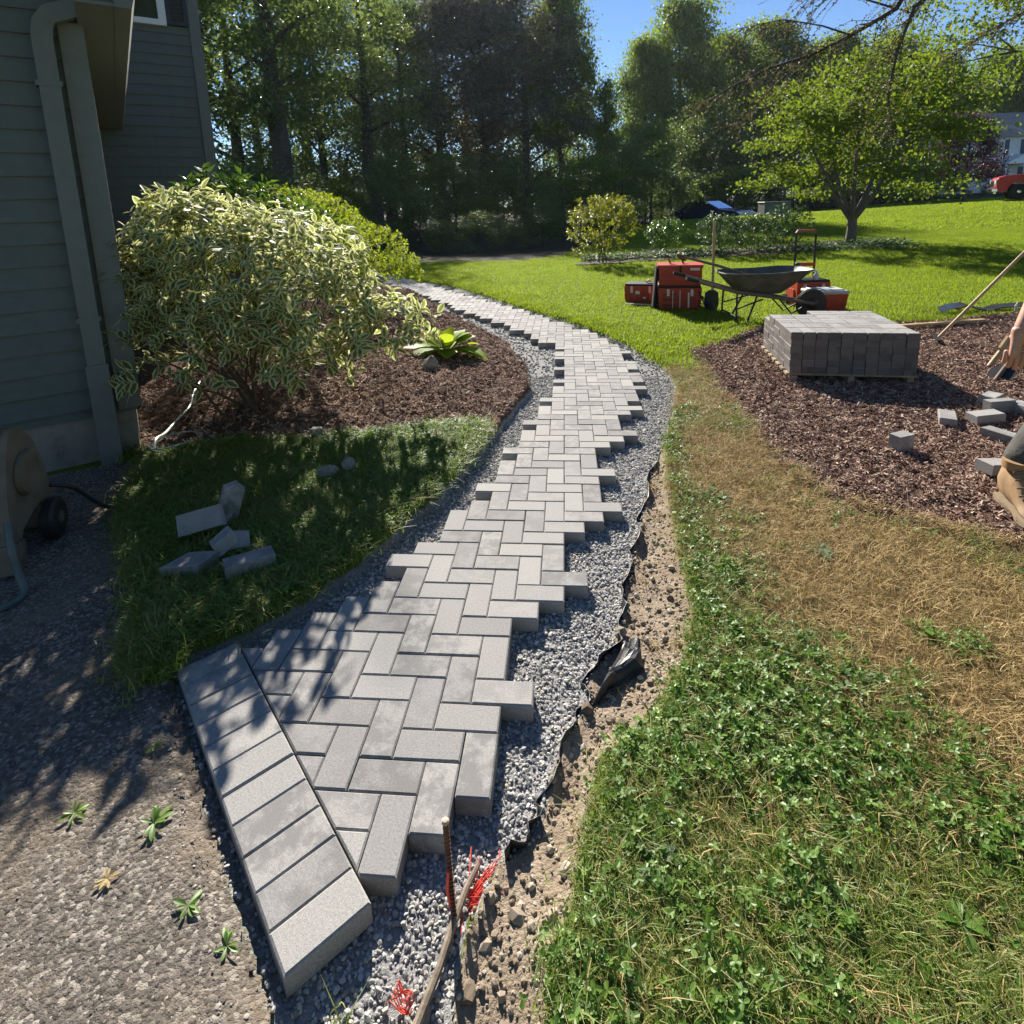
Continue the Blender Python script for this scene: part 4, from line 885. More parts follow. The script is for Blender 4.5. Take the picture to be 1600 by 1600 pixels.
for i, (u, D, h, key, lb) in enumerate([(345, 20, 3.2, 'under', 'by the house wing'), (410, 23, 3.2, 'under', 'left of the thick trunk'), (480, 26, 3.0, 'under', 'between thick trunks'), (548, 26, 2.6, 'under_green', 'right of the slender tree'), (618, 30, 4.2, 'under', 'beside the hedge end'),
     (662, 26, 2.2, 'under', 'left below the copper trees'), (718, 33, 4.4, 'under', 'below the left copper tree'), (768, 29, 2.0, 'under_green', 'below the middle copper tree'), (828, 34, 3.9, 'under', 'below the right copper tree'), (882, 29, 2.6, 'under', 'left of the yellow bush'), (925, 30, 3.6, 'under_green', 'behind the yellow bush'), (975, 33, 4.6, 'under', 'right of the column tree'),
     (1020, 37, 6, 'under', 'left of the blue car'), (1065, 52, 8, 'under', 'behind the blue car'), (1110, 53, 8, 'under', 'right behind the blue car'), (1165, 54, 7.5, 'under', 'behind the utility box'), (1225, 55, 7.5, 'under', 'right of the utility box'), (1290, 56, 7, 'under', 'behind the small tree trunk'), (1350, 57, 6.5, 'under_green', 'right of the small tree trunk'), (1405, 58, 6.5, 'under', 'left of the plum tree'),
     (330, 40, 4.5, 'under', 'deep in the wood by the house wing'), (400, 52, 6, 'under', 'deep in the wood behind the left thick trunk'), (470, 50, 6, 'under_green', 'deep in the wood right of the left thick trunk'), (535, 54, 6, 'under', 'deep in the wood behind the slender tree'), (600, 56, 6, 'under', 'deep in the wood behind the right thick trunk'), (670, 60, 7, 'under', 'deep behind the left copper tree'), (740, 62, 7, 'under', 'deep behind the middle copper tree'), (810, 62, 7, 'under', 'deep behind the right copper tree'), (885, 62, 7, 'under', 'deep behind the light green tree'), (955, 66, 8, 'under', 'far behind the column tree'), (1150, 68, 8, 'under_green', 'far behind the utility box'), (1260, 70, 8, 'under', 'far behind the small tree crown'), (1320, 72, 8, 'under', 'far right behind the small tree'), (1390, 72, 8, 'under', 'far left of the plum tree'), (1450, 75, 7, 'under', 'behind the left end of the pale house'),
     (375, 38, 5, 'under', 'mid depth, behind the second tree from the house wing'), (440, 41, 5.5, 'under', 'mid depth, just left of the left thick trunk'), (505, 42, 5, 'under_green', 'mid depth, left of the slender tree'), (572, 43, 5.5, 'under', 'mid depth, just left of the right thick trunk'), (640, 40, 4.6, 'under', 'mid depth, left of the copper trees'), (700, 43, 5, 'under_green', 'mid depth, under the left copper crown'), (792, 42, 5, 'under', 'mid depth, between middle and right copper trees'),
     (965, 46, 3.6, 'under', 'low, at the foot of the column tree'), (1010, 47, 3.2, 'under_green', 'low, behind the round shrub'), (1050, 48, 3.8, 'under', 'low, left behind the blue car'), (1095, 48, 3.4, 'under', 'low, straight behind the blue car'), (1140, 47, 3.8, 'under_green', 'low, right of the blue car'), (1185, 48, 3.6, 'under', 'low, left behind the utility box'), (1235, 48, 3.8, 'under', 'low, right behind the utility box'), (1285, 49, 3.4, 'under', 'low, left of the small tree trunk'), (1335, 50, 3.8, 'under', 'low, behind the small tree trunk'), (1390, 50, 3.4, 'under_green', 'low, right of the small tree trunk'),
     (694, 20.5, 1.0, 'under', 'low, at the shaded lawn edge left of centre'), (752, 20.5, 1.3, 'under', 'low, at the shaded lawn edge'), (806, 20.5, .9, 'under', 'low, right along the shaded lawn edge'), (852, 22, 1.5, 'under', 'low, nearest the yellow bush')]):
    tree('understory_shrub', u, D, h, key, 'dark understory growth '+lb, 1.0 if h > 4 else 1.6, 'dark undergrowth of the wood')
for i, (x, y, h) in enumerate([(6.5, -20, 16), (13, -16, 15), (19, -12, 14)]):  # unseen trees added behind the camera to cut sky light on near faces
    tm, cm, H = VAR['green_a' if i % 2 else 'green_b']; t = tag(empty('sky_blocker_tree', (x, y, 0), i*1.3), ['leftmost', 'middle', 'rightmost'][i]+' added tree out of view behind the viewpoint, blocking sky light', 'tree', 'unseen trees added to block sky light'); t.scale = (h/H*1.25, h/H*1.25, h/H); link('trunk', tm, None, t); link('crown', cm, None, t)
# small spreading tree on the lawn
tx, ty = 8.88, 16.9; tz = zat(tx, ty)
dt = tag(empty('dogwood_tree', (tx, ty, tz)), 'small spreading tree with yellow green leaves on the lawn', 'tree')
mb = MB(); mb.tube([(0, 0, -.1), (0, 0, .1), (.02, 0, .45), (0, 0, .72)], [.20, .15, .13, .13], 10)
tips = []
for k in range(5):
    a = k*1.257+.5; b1_ = Vector((math.cos(a)*.55, math.sin(a)*.55, 1.45)); b2_ = Vector((math.cos(a)*1.2, math.sin(a)*1.2, 2.7+.3*rng.random())); b3_ = Vector((math.cos(a)*1.6, math.sin(a)*1.6, 4.0+.5*rng.random()))
    mb.tube([(0, 0, .66), b1_, b2_, b3_], [.085, .065, .04, .015], 7); tips += [b2_, b3_]
    for q in range(9):
        f = rng.random(); p = (b1_.lerp(b2_, f*2) if f < .5 else b2_.lerp(b3_, f*2-1)); aa = a+rng.normal(0, 1.1); L = rng.uniform(.7, 1.7)*(1.15-.3*f); e = p+Vector((math.cos(aa)*L, math.sin(aa)*L, rng.uniform(-.12, .35)*L))
        mb.tube([p, p.lerp(e, .5)+Vector((0, 0, .07*L)), e], [.03, .02, .006], 5); tips += [e, p.lerp(e, .6)]
mb.build('trunk', barkl, dt, True)
link('crown', crown_mesh('crown', 5.2, 1.35, lambda f: 2.75*(1.05-.55*f), 165, 125, .33, .12, TD, 31, [t[:] for t in tips], .38), None, dt)
# larger tree of the same leaf, trunk out of view on the right
mx_, my_ = 13.9, 15.4
mt = tag(empty('maple_tree', (mx_, my_, zat(mx_, my_))), 'yellow green leafed tree reaching in at the upper right', 'tree')
mb = MB(); tips = limb_tree(mb, (0, 0, -.2), (0, 0, 8), .24, .05, 13, 4.2, start=.5, ups=.30); mb.build('trunk', barkl, mt, True)
link('crown', crown_mesh('crown', 8.5, 4.3, lambda f: 4.4*(.75+.35*math.sin(3*f)), 150, 90, .36, .13, TD, 33, [t[:] for t in tips], .45), None, mt)
# larch whose limb hangs in from the right
lx, ly = 7.6, 6.3
lt = tag(empty('larch_tree', (lx, ly, zat(lx, ly))), 'dark drooping limb with thin twigs hanging in at the top right', 'tree')
mb = MB(); mb.tube([(0, 0, -.2), (0, 0, 2), (.05, .05, 5), (.1, .1, 9)], [.24, .19, .15, .06], 10); mb.build('trunk', bark, lt, True)
o_ = np.array([lx, ly, zat(lx, ly)])
limbs = [([(7.7, 6.4, 5.6), (6.9, 8.0, 5.6), (6.26, 9.51, 5.13), (6.14, 10.0, 4.60), (5.63, 10.42, 4.32), (5.16, 10.85, 4.13), (4.47, 11.17, 3.98), (3.82, 11.37, 3.70), (3.23, 11.46, 3.35)], .055),
         ([(7.7, 6.4, 5.4), (6.9, 8.6, 5.2), (6.34, 9.82, 4.57), (6.15, 9.88, 3.9), (6.1, 9.95, 3.19), (6.28, 10.01, 2.5)], .042),
         ([(5.16, 10.85, 4.13), (4.7, 11.2, 3.75), (4.35, 11.4, 3.35), (4.0, 11.6, 2.95)], .018), ([(5.63, 10.42, 4.32), (5.2, 10.6, 4.55), (4.6, 10.8, 4.75), (3.9, 11, 4.7)], .02),
         ([(7.7, 6.4, 5.0), (8.0, 8.4, 5.0), (8.26, 9.84, 4.5), (7.78, 10.28, 4.2), (7.25, 10.38, 3.8)], .03), ([(6.14, 10.0, 4.6), (5.4, 10.1, 4.9), (4.6, 10.3, 5.0)], .02)]
mb = MB(); tw = MB(); NP = []; ND = []
for pts, r0 in limbs:
    pts = [Vector(p)-Vector(o_) for p in pts]; m = len(pts); mb.tube(pts, [r0*(1-.8*i/(m-1)) for i in range(m)], 7)
    for i in range(1, m-1):
        seg = pts[i+1]-pts[i]
        for q in range(int(seg.length*17)+5):
            p = pts[i].lerp(pts[i+1], rng.random()); d = Vector((rng.normal(-.5, .5), rng.normal(.1, .5), rng.normal(-.55, .35))).normalized(); L = rng.uniform(.25, .95)
            e = p+d*L+Vector((0, 0, -.22*L)); md = p+d*L*.5+Vector((0, 0, .02)); tw.tube([p, md, e], [.006, .004, .0015], 4, False)
            for k in range(int(L*34)):
                f = rng.random(); NP.append(tuple(p.lerp(md, f*2) if f < .5 else md.lerp(e, f*2-1))); v = d*.5+Vector(rng.normal(size=3))*.8; ND.append(tuple(v))
limbo = mb.build('limb', bark, lt, True); tw.build('twigs', bark, lt)
NP, ND = np.array(NP), np.array(ND); link('needles', leaves('needles', NP, ND, rdir(len(NP)), rng.uniform(.025, .06, len(NP)), LT_QUAD, None, LN), None, lt)

# ------------------------------------------------------------------ small things on the ground near the walkway
rockm = simple('field_stone', (.30, .27, .22), .95, var=.35, nscale=14, bumps=.7, bdist=.01, dirt=(.16, .14, .10))
def rock(loc, s, seed, label, flat=.7, mat=None):
    me = stone_mesh(seed, flat, 2, .35, mat or rockm, 'field_stone'); o = link('field_stone', me, None, None, loc, (0, 0, rng.uniform(0, 6))); o.scale = (s, s*.8, s); tag(o, label, 'stone', 'field stones in the beds')
rock(on(-.72, 3.98, .05), .17, 71, 'tan angular stone beside the hosta in the mulch', .9)
rock(on(-.78, 2.05, .06), .11, 72, 'rounded grey stone in the lit part of the left grass')
rock(on(-.88, 1.97, .05), .13, 73, 'larger grey stone in the left grass, left of the rounded one')
rock(on(-1.22, 2.60, .04), .11, 75, 'half buried stone at the mulch edge under the shrub')
rock(on(.21, -.20, .0), .045, 76, 'pale pebble by the stick at the very front', .7, SO)
rock(on(.30, -.17, .005), .05, 77, 'tan pebble right of the stick at the front', .7, SO)
fabm, nt, bs = new_mat('landscape_fabric'); bs.inputs['Base Color'].default_value = (.03, .03, .032, 1); bs.inputs['Roughness'].default_value = .42
wv = noise(nt, 260, 2, .5, texco(nt)); bump(nt, bs, wv, .5, .002)
fab = tag(empty('landscape_fabric', (0, 0, 0)), 'black landscape fabric edge sticking up between gravel and soil', 'fabric')
line = [p for p in GRAV_R[3:16]]; fp = []
for (a, b) in zip(line[:-1], line[1:]):
    for k in range(8): fp.append((a[0]+(b[0]-a[0])*k/8, a[1]+(b[1]-a[1])*k/8))
fp = np.array(fp); m = len(fp); tn_ = np.gradient(fp, axis=0); tn_ /= np.linalg.norm(tn_, axis=1, keepdims=True); nr = np.stack([tn_[:, 1], -tn_[:, 0]], 1)
V = []; 
for i in range(m):
    s = fbm(np.array([i*.25]), np.array([2.]))[0]; s2 = fbm(np.array([i*.6]), np.array([9.]))[0]
    hgt = .045+.07*s+.02*s2; out = .015+.05*s2+.02*s; x, y = fp[i]; z = zat(x-nr[i, 0]*.03, y-nr[i, 1]*.03)
    for k in range(5):
        f = k/4; d = -.012+out*f+.012*math.sin(i*.9+f*3)*f; V.append((x+nr[i, 0]*d, y+nr[i, 1]*d, min(z, -.03)-.03+(hgt+.03)*f))
F = [(i*5+k, (i+1)*5+k, (i+1)*5+k+1, i*5+k+1) for i in range(m-1) for k in range(4)]
eo = link('fabric_edge', np_mesh('fabric_edge', V, np.array(F), True), fabm, fab); sd_ = eo.modifiers.new('thick', 'SOLIDIFY'); sd_.thickness = .002
V = []
for i in range(13):
    for k in range(9):
        a, b = i/12, k/8; wv_ = max(.12, 1-abs(a-.72)*1.55); bx, by = .553+.150*a, .50+.33*a
        cr = .014*math.sin(a*17+b*3)+.010*math.sin(b*9-a*6)+float(rng.normal(0, .0035))
        V.append((bx+.118*b*wv_+cr*.35, by-.035*b*wv_+cr*.3, -.058+.062*min(1, b*2.6)*min(1, wv_*1.5)-.030*max(0, b-.45)+cr*min(1, b*2)))
F = [(i*9+k, (i+1)*9+k, (i+1)*9+k+1, i*9+k+1) for i in range(12) for k in range(8)]
eo = link('folded_flap', np_mesh('flap', V, np.array(F), False), fabm, fab); sd_ = eo.modifiers.new('thick', 'SOLIDIFY'); sd_.thickness = .002
dirtstick = simple('dirty_stick', (.24, .19, .14), .95, var=.35, nscale=30, bumps=.8, bdist=.004)
rustm = simple('rusty_steel', (.17, .085, .05), .8, .3, var=.4, nscale=60, bumps=.6, bdist=.002)
redm = simple('red_twine', (.78, .10, .06), .7, var=.25, bumps=0)
rp = [(.185, -.30), (.205, -.22), (.228, -.13), (.245, -.05), (.265, .02), (.285, .075)]
MB().tube([(x, y, zat(x, y)+.022+.004*math.sin(i*2)) for i, (x, y) in enumerate(rp)], [.0085, .0095, .0085, .009, .008, .006], 8).build('root_stick', dirtstick, smooth=True)
tag(bpy.data.objects['root_stick'], 'dirty stick lying on the gravel at the front', 'stick')
zs = zat(.245, -.037)
stake = tag(empty('rebar_stake', (.245, -.037, zs)), 'rusty steel stake standing upright beside the front pavers', 'stake')
MB().tube([(0, 0, -.03), (-.006, .005, .10), (-.010, .010, .275)], .0065, 10).build('rod', rustm, stake, True)
rib = MB()
for k in range(22): rib.lathe([(.0066, -.0012), (.0078, 0), (.0066, .0012)], (-.0006-.0095*k/22, .0105*k/22, .03+k*.0108), (-.02, .02, 1), 8)
rib.build('ridges', rustm, stake)
MB().lathe([(.004, 0), (.009, .001), (.0095, .004), (.006, .007), (.001, .008)], (-.0102, .010, .272), (0, 0, 1), 10).build('cap', simple('worn_tip', (.62, .42, .33), .7), stake)
def strands(name, loc, n, L, spread, mat, label, a0, rad=.0014, lift=.008):
    mb = MB()
    for i in range(n):
        a = a0+rng.normal(0, spread); p = [Vector((rng.normal(0, .012), rng.normal(0, .012), .006))]; l = L*rng.uniform(.5, 1.1)
        for k in range(4):
            a += rng.normal(0, .25); q = p[-1]+Vector((math.cos(a)*l/4, math.sin(a)*l/4, lift*rng.normal(.1, .35)*(1 if k < 2 else -1))); q.z = max(.003, q.z); p.append(q)
        mb.tube(p, rad, 4)
    o = mb.build(name, mat, None, loc=loc); tag(o, label, 'twine'); return o
strands('red_twine_bundle', on(.275, .005, .008), 46, .115, .40, redm, 'frayed bundle of red plastic twine on the soil by the stake', R(14))
tf_ = MB()
for k in range(5):
    tf_.tube([(.024*math.cos(t+k*.3)*(1-.12*k), .015*math.sin(t)+.003*k, .012+.012*math.sin(t*2+k)) for t in np.linspace(0, 6.0, 18)], .0013, 4)
tag(tf_.build('red_twine_loop', redm, None, loc=on(.165, -.195, .02)), 'small red twine loop tied on the stick at the front', 'twine')
MB().tube([(-.0085, .0, .05), (-.012, -.004, .10), (-.0065, -.008, .16)], .0035, 6).build('red_tie', redm, stake)
# -- hose reel and hoses by the house wall
beige = simple('beige_plastic', (.17, .135, .095), .6, var=.2, nscale=8, dirt=(.07, .06, .045), bumps=.15)
blk = simple('black_plastic', (.02, .02, .022), .5, var=.2, bumps=.1)
hr_ = tag(empty('hose_reel', (-2.30, 1.22, zat(-2.3, 1.22)), R(24)), 'beige plastic hose reel cart at the left edge by the wall', 'hose reel')
def side(x):
    mb = MB(); M = Matrix(((0, 0, 1, x), (1, 0, 0, 0), (0, 1, 0, 0), (0, 0, 0, 1)))
    mb.prism([(-.27, .04), (-.20, .04), (-.14, .16), (0, .20), (.12, .16), (.17, .04), (.24, .04), (.16, .38), (.10, .52), (.0, .62), (-.10, .64), (-.17, .52), (-.22, .36)], .045, M)
    mb.prism([(-.29, .02), (-.19, .02), (-.17, .13), (-.27, .15)], .075, M); mb.prism([(.16, .02), (.26, .02), (.25, .13), (.16, .13)], .075, M)
    return mb
for x in (.22, -.22):
    s_ = side(x).build('side_panel', beige, hr_); MB().lathe([(.05, -.02), (.10, -.02), (.105, .0), (.10, .02), (.05, .02)], (x*1.14, -.04, .40), (1, 0, 0), 24).build('hub_ring', beige, s_)
MB().cyl((0, -.02, .40), .07, .44, (1, 0, 0), 20).build('drum', beige, hr_)
MB().box((0, -.23, .07), (.44, .05, .10)).box((0, .20, .07), (.44, .05, .10)).build('base_bar', beige, hr_)
for x in (.285, -.285):
    w_ = MB().lathe([(.03, -.028), (.085, -.03), (.105, -.018), (.105, .018), (.085, .03), (.03, .028)], (x, .06, .105), (1, 0, 0), 24).build('wheel', blk, hr_)
    MB().lathe([(.012, -.034), (.03, -.034), (.03, .034), (.012, .034)], (x, .06, .105), (1, 0, 0), 16).build('hub', beige, w_)
MB().tube([(-.2, -.1, .6), (-.2, -.22, .85), (-.12, -.25, .9), (.12, -.25, .9), (.2, -.22, .85), (.2, -.1, .6)], .016, 8).build('push_handle', beige, hr_, True)
hosem = simple('grey_green_hose', (.10, .13, .12), .45, var=.2, nscale=20, bumps=.1)
hw = MB()
for lay in range(2): hw.tube([((-.17+.34*t/ (2*math.pi*9)), -.02+(.10+.03*lay)*math.cos(t), .40+(.10+.03*lay)*math.sin(t)) for t in np.linspace(0, 2*math.pi*9, 150)], .013, 6)
hw.build('wound_hose', hosem, hr_, True)
def hose(name, pts, r, label, mat=hosem, sm=8, cat='hose'):
    P_ = [Vector(p) for p in pts]; out = []
    for i in range(len(P_)-1):
        p0, p1, p2, p3 = P_[max(i-1, 0)], P_[i], P_[i+1], P_[min(i+2, len(P_)-1)]
        for k in range(sm):
            t = k/sm; out.append(.5*((2*p1)+(p2-p0)*t+(2*p0-5*p1+4*p2-p3)*t*t+(3*p1-p0-3*p2+p3)*t**3))
    out.append(P_[-1]); o = MB().tube(out, r, 8).build(name, mat, smooth=True); tag(o, label, cat); return o
hose('garden_hose', [on(-1.90, 1.02, .30), on(-1.86, .98, .2), on(-1.84, .97, .1), on(-1.80, .94, .02), on(-1.84, .84, .015), on(-2.1, .78, .015)], .016, 'short loose hose end hanging at the left frame edge')
hose('black_hose', [on(-2.02, 1.36, .3), on(-1.98, 1.45, .24), on(-1.95, 1.6, .05), on(-1.88, 1.72, .02), on(-1.98, 1.95, .02), on(-2.2, 2.15, .02)], .010, 'thin black hose from the reel towards the downspout', blk)
greenh = simple('pale_green_hose', (.30, .36, .30), .35, var=.15, nscale=20, bumps=.1)
hose('green_hose', [on(-2.75, 3.65, .03), on(-2.62, 3.35, .03), on(-2.45, 3.05, .03), on(-2.40, 2.80, .02), on(-2.30, 2.55, .04), on(-2.24, 2.38, .07), on(-2.19, 2.28, .05)], .011, 'pale green hose running across the mulch behind the downspout', greenh)
hose('hose_loop', [(-2.10+.16*math.cos(a), 2.36+.10*math.sin(a), zat(-2.1, 2.36)+.10+.03*math.sin(a+1)) for a in np.linspace(.3, 6.0, 14)], .005, 'thin loop of wire hose at the foot of the downspout', greenh, 4)

# ------------------------------------------------------------------ tools and boxes on the lawn
redp = simple('red_plastic', (.50, .055, .028), .45, var=.12, nscale=12, bumps=.08, dirt=(.30, .045, .03), dirtscale=5)
orng = simple('orange_plastic', (.80, .11, .02), .45, var=.1, nscale=12, bumps=.05)
grey = simple('grey_lid', (.52, .51, .49), .5, var=.06, bumps=.05)
steel = simple('painted_tray', (.115, .115, .10), .55, .35, var=.3, nscale=10, bumps=.2, dirt=(.22, .19, .15), dirtscale=4)
dsteel = simple('dark_steel', (.035, .035, .036), .45, .5, var=.3, bumps=.15)
handw = simple('ash_handle', (.42, .29, .15), .6, var=.2, nscale=18, bumps=.2)
wornw = simple('worn_handle', (.17, .125, .09), .75, var=.3, nscale=18, bumps=.3)
creamp = simple('cream_plastic', (.74, .70, .60), .5, var=.05, bumps=0)
def toolcase(name, loc, rz, w_, d_, h_, label, open_top=False, handle=True, mat=redp, latch=2):
    o = tag(empty(name, loc, rz), label, 'tool box'); t = .02
    b = MB()
    b.loft([[Vector((sx*(w_/2-k), sy*(d_/2-k), z)) for sx, sy in ((-1, -1), (1, -1), (1, 1), (-1, 1))] for k, z in ((.02, 0), (.012, .02), (0, h_*.86), (0, h_))], not open_top)
    if open_top: b.loft([[Vector((sx*(w_/2-k), sy*(d_/2-k), z)) for sx, sy in ((-1, 1), (1, 1), (1, -1), (-1, -1))] for k, z in ((.02, h_), (.03, .05))]); b.loft([[Vector((sx*(w_/2-k), sy*(d_/2-k), h_)) for sx, sy in ((-1, -1), (1, -1), (1, 1), (-1, 1))] for k in (0, .02)], False)
    b.build('body', mat, o)
    rb_ = MB()
    n_ = max(3, int(w_/.09))
    for k in range(n_): rb_.box((-w_/2+.06+k*(w_-.12)/(n_-1), -d_/2-.004, h_*.45), (.028, .016, h_*.62))
    for s in (-1, 1): rb_.box((s*(w_/2+.002), 0, h_*.45), (.014, d_*.5, h_*.5))
    rb_.build('ribs', mat, o)
    for k in range(latch): MB().box(((k-.5*(latch-1))*w_*.55, -d_/2-.012, h_*.80), (.035, .026, .10), None, .004).build('latch', creamp if latch == 2 else blk, o)
    if not open_top: MB().box((0, 0, h_+.016), (w_*.98, d_*.98, .03), None, .008).build('lid', blk, o)
    else: MB().box((0, -d_/2-.009, h_-.02), (w_+.012, .012, .04)).box((0, d_/2+.009, h_-.02), (w_+.012, .012, .04)).box((w_/2+.009, 0, h_-.02), (.012, d_, .04)).box((-w_/2-.009, 0, h_-.02), (.012, d_, .04)).build('rim', mat, o)
    return o
c1 = toolcase('small_tool_case', on(1.72, 8.10), R(-14), .50, .34, .27, 'small red tool case with dark lid, leftmost on the lawn', mat=redp)
MB().box((.18, -.175, .13), (.10, .006, .16)).build('side_plate', orng, c1)
MB().box((-.05, -.176, .17), (.07, .006, .05)).box((.06, -.176, .09), (.05, .006, .03)).build('badge', creamp, c1)
gl = MB()
for k in range(4): gl.tube([(0, 0, .01), (.05, .012*k-.02, .02+.02*math.sin(k)), (.10, .02*k-.03, .012)], [.018, .014, .008], 7)
tag(gl.build('work_glove', creamp, None, True, loc=(1.78, 8.02, zat(1.72, 8.1)+.315), rot=(0, 0, R(40))), 'pale work glove lying on the small tool case', 'glove')
zt = zat(2.18, 7.55)
c2 = toolcase('lower_tool_chest', (2.18, 7.55, zt), R(-6), .60, .40, .31, 'lower red tool chest with ladder shaped ribs, under the open crate', mat=redp)
for k in range(3): MB().box((-.15, -.208, .07+k*.075), (.20, .012, .012)).build('drawer_line', blk, c2)
for x in (-.10, .0): MB().box((x, -.214, .15), (.010, .012, .26)).build('rail', creamp, c2)
MB().box((.12, -.214, .14), (.022, .012, .22)).build('strap', creamp, c2)
c3 = toolcase('open_tool_crate', (2.18, 7.55, zt+.345), R(-6), .60, .40, .30, 'open red tool crate stacked on the chest, tools sticking out', True, mat=redp, latch=1)
MB().box((.20, -.212, .24), (.13, .004, .035)).box((-.06, -.212, .19), (.07, .004, .012)).build('badge', creamp, c3)
for i, (lb, nm, a, b_, m_) in enumerate([('hammer handle sticking out of the open tool crate', 'hammer', (-.05, .02, .1), (-.16, .05, .40), wornw), ('grey trowel blade sticking up in the open crate', 'trowel', (.12, .0, .1), (.04, .02, .36), dsteel)]):
    o = tag(empty(nm, (2.18, 7.55, zt+.345), R(-6)), lb, 'tool'); MB().tube([a, b_], .013, 8).build('handle', m_, o)
    MB().box(b_, (.11, .03, .025), (.0, .3, .2)).build('head', dsteel, o)
jk = MB(); jr = []
for k in range(7):
    a = k/6; jr.append([Vector((-.335+.012*math.sin(i*1.1+k)-.05*a, .16*math.cos(i/12*6.283), .58-.56*a+.05*math.sin(i/12*6.283)*.4)) if 0 else Vector((-.325-.03*a+(.022+.02*a)*math.sin(i/12*6.283), (.15+.03*a)*math.cos(i/12*6.283)+.01*math.sin(k*2+i), .63-.60*a)) for i in range(12)])
tag(jk.loft(jr).build('black_jacket', simple('black_cloth', (.012, .012, .016), .9, var=.4, bumps=.4), None, True, loc=(2.18, 7.50, zt), rot=(0, 0, R(-6))), 'black jacket hanging down the left side of the tool crates', 'jacket')
# upright shovel
us = tag(empty('upright_shovel', on(2.58, 7.22), R(5)), 'shovel standing upright in the lawn beside the tool crates', 'shovel')
MB().tube([(0, 0, .22), (0, 0, 1.26)], [.017, .019], 10).build('handle', handw, us, True)
MB().loft([[Vector((s*w_, y_-.05*(1-abs(s)), z)) for s in (-1, -.5, 0, .5, 1)]+[Vector((s*w_, y_+.006-.05*(1-abs(s)), z)) for s in (1, .5, 0, -.5, -1)] for w_, y_, z in ((.03, .02, .30), (.095, .03, .26), (.105, .03, .10), (.07, .02, -.02))]).build('blade', dsteel, us)
tr = MB(); tr.tube([(-.18, -.05, .30), (-.05, -.06, .02)], .012, 6).tube([(-.12, -.02, .22), (-.0, -.10, .03)], .010, 6).tube([(-.16, -.08, .12), (-.02, -.08, .10)], .008, 6)
tag(tr.build('folding_stand', dsteel, None, loc=on(2.56, 7.25)), 'small dark folding stand leaning at the chest beside the shovel', 'stand')
MB().box((0, 0, 0), (.62, .02, .012)).build('marking_rod', creamp, None, loc=on(1.72, 7.60, .04), rot=(0, R(1), R(-16))); tag(bpy.data.objects['marking_rod'], 'thin pale rod lying on the grass before the tool cases', 'rod')
# wheelbarrow
wb = tag(empty('wheelbarrow', on(2.95, 6.55), R(4)), 'grey steel wheelbarrow with wooden handles on the lawn', 'wheelbarrow')
rings = []
for f, (x0, x1, hy, z) in enumerate([(-.22, .30, .17, .36), (-.34, .46, .25, .48), (-.47, .66, .33, .63)]):
    pts = []
    for k in range(20):
        a = k/20*6.283; cxx, sy = math.cos(a), math.sin(a); ex = abs(cxx)**.55*math.copysign(1, cxx); ey = abs(sy)**.55*math.copysign(1, sy)
        pts.append(Vector(((x0+x1)/2+(x1-x0)/2*ex, hy*ey, z+.02*(ex > .3)*(f == 2))))
    rings.append(pts)
inn = [[p+Vector((0, 0, .012)) if i == 0 else Vector((p.x*.975, p.y*.965, p.z)) for p in r] for i, r in enumerate(rings)]
tray = MB(); tray.loft(rings+inn[::-1]).build('tray', steel, wb, True)
MB().tube([tuple(p) for p in rings[2]]+[tuple(rings[2][0])], .011, 6).build('rim', steel, wb, True)
for s in (-1, 1):
    MB().tube([(-.95, s*.31, .60), (-.30, s*.24, .40), (.10, s*.17, .33), (.72, s*.06, .20)], [.022, .024, .024, .02], 8).build('handle', wornw, wb)
    MB().tube([(-.97, s*.312, .607), (-.82, s*.297, .562)], .025, 8).build('grip', blk, wb)
    lg = MB().tube([(-.32, s*.25, .40), (-.33, s*.27, .03), (-.20, s*.27, .0), (-.06, s*.21, .34)], .013, 8).build('leg', dsteel, wb)
    MB().box((-.27, s*.27, -.004), (.18, .03, .012)).build('foot', dsteel, lg)
    MB().tube([(-.31, s*.26, .2), (.02, s*.20, .30)], .010, 6).build('brace', dsteel, wb)
    MB().tube([(.20, s*.16, .34), (.42, s*.12, .09), (.62, s*.1, .20)], .011, 6).build('nose_guard', dsteel, wb)
MB().tube([(-.33, -.27, .10), (-.33, .27, .10)], .010, 6).build('cross_brace', dsteel, wb)
whl = MB().lathe([(.05, -.03), (.13, -.045), (.185, -.035), (.20, 0), (.185, .035), (.13, .045), (.05, .03)], (.72, 0, .19), (0, 1, 0), 28).build('wheel', blk, wb, True)
MB().lathe([(.015, -.06), (.10, -.03), (.10, .03), (.015, .06)], (.72, 0, .19), (0, 1, 0), 20).build('rim', dsteel, whl)
# shovel lying in the wheelbarrow
sv = tag(empty('barrow_shovel', on(2.95, 6.62)), 'dark handled shovel lying in the wheelbarrow', 'shovel')
MB().tube([(-.95, .10, .84), (-.45, .06, .70), (.0, .02, .55)], [.017, .018, .018], 8).build('handle', wornw, sv, True)
MB().tube([(-.97, .102, .845), (-.86, .093, .815)], .021, 8).build('grip', rustm, sv)
MB().loft([[Vector((x, s*w_, z-.03*(1-abs(s)))) for s in (-1, 0, 1)]+[Vector((x, s*w_, z+.008-.03*(1-abs(s)))) for s in (1, 0, -1)] for x, w_, z in ((-.02, .03, .56), (.05, .10, .535), (.22, .11, .49), (.30, .06, .47))]).build('blade', dsteel, sv)
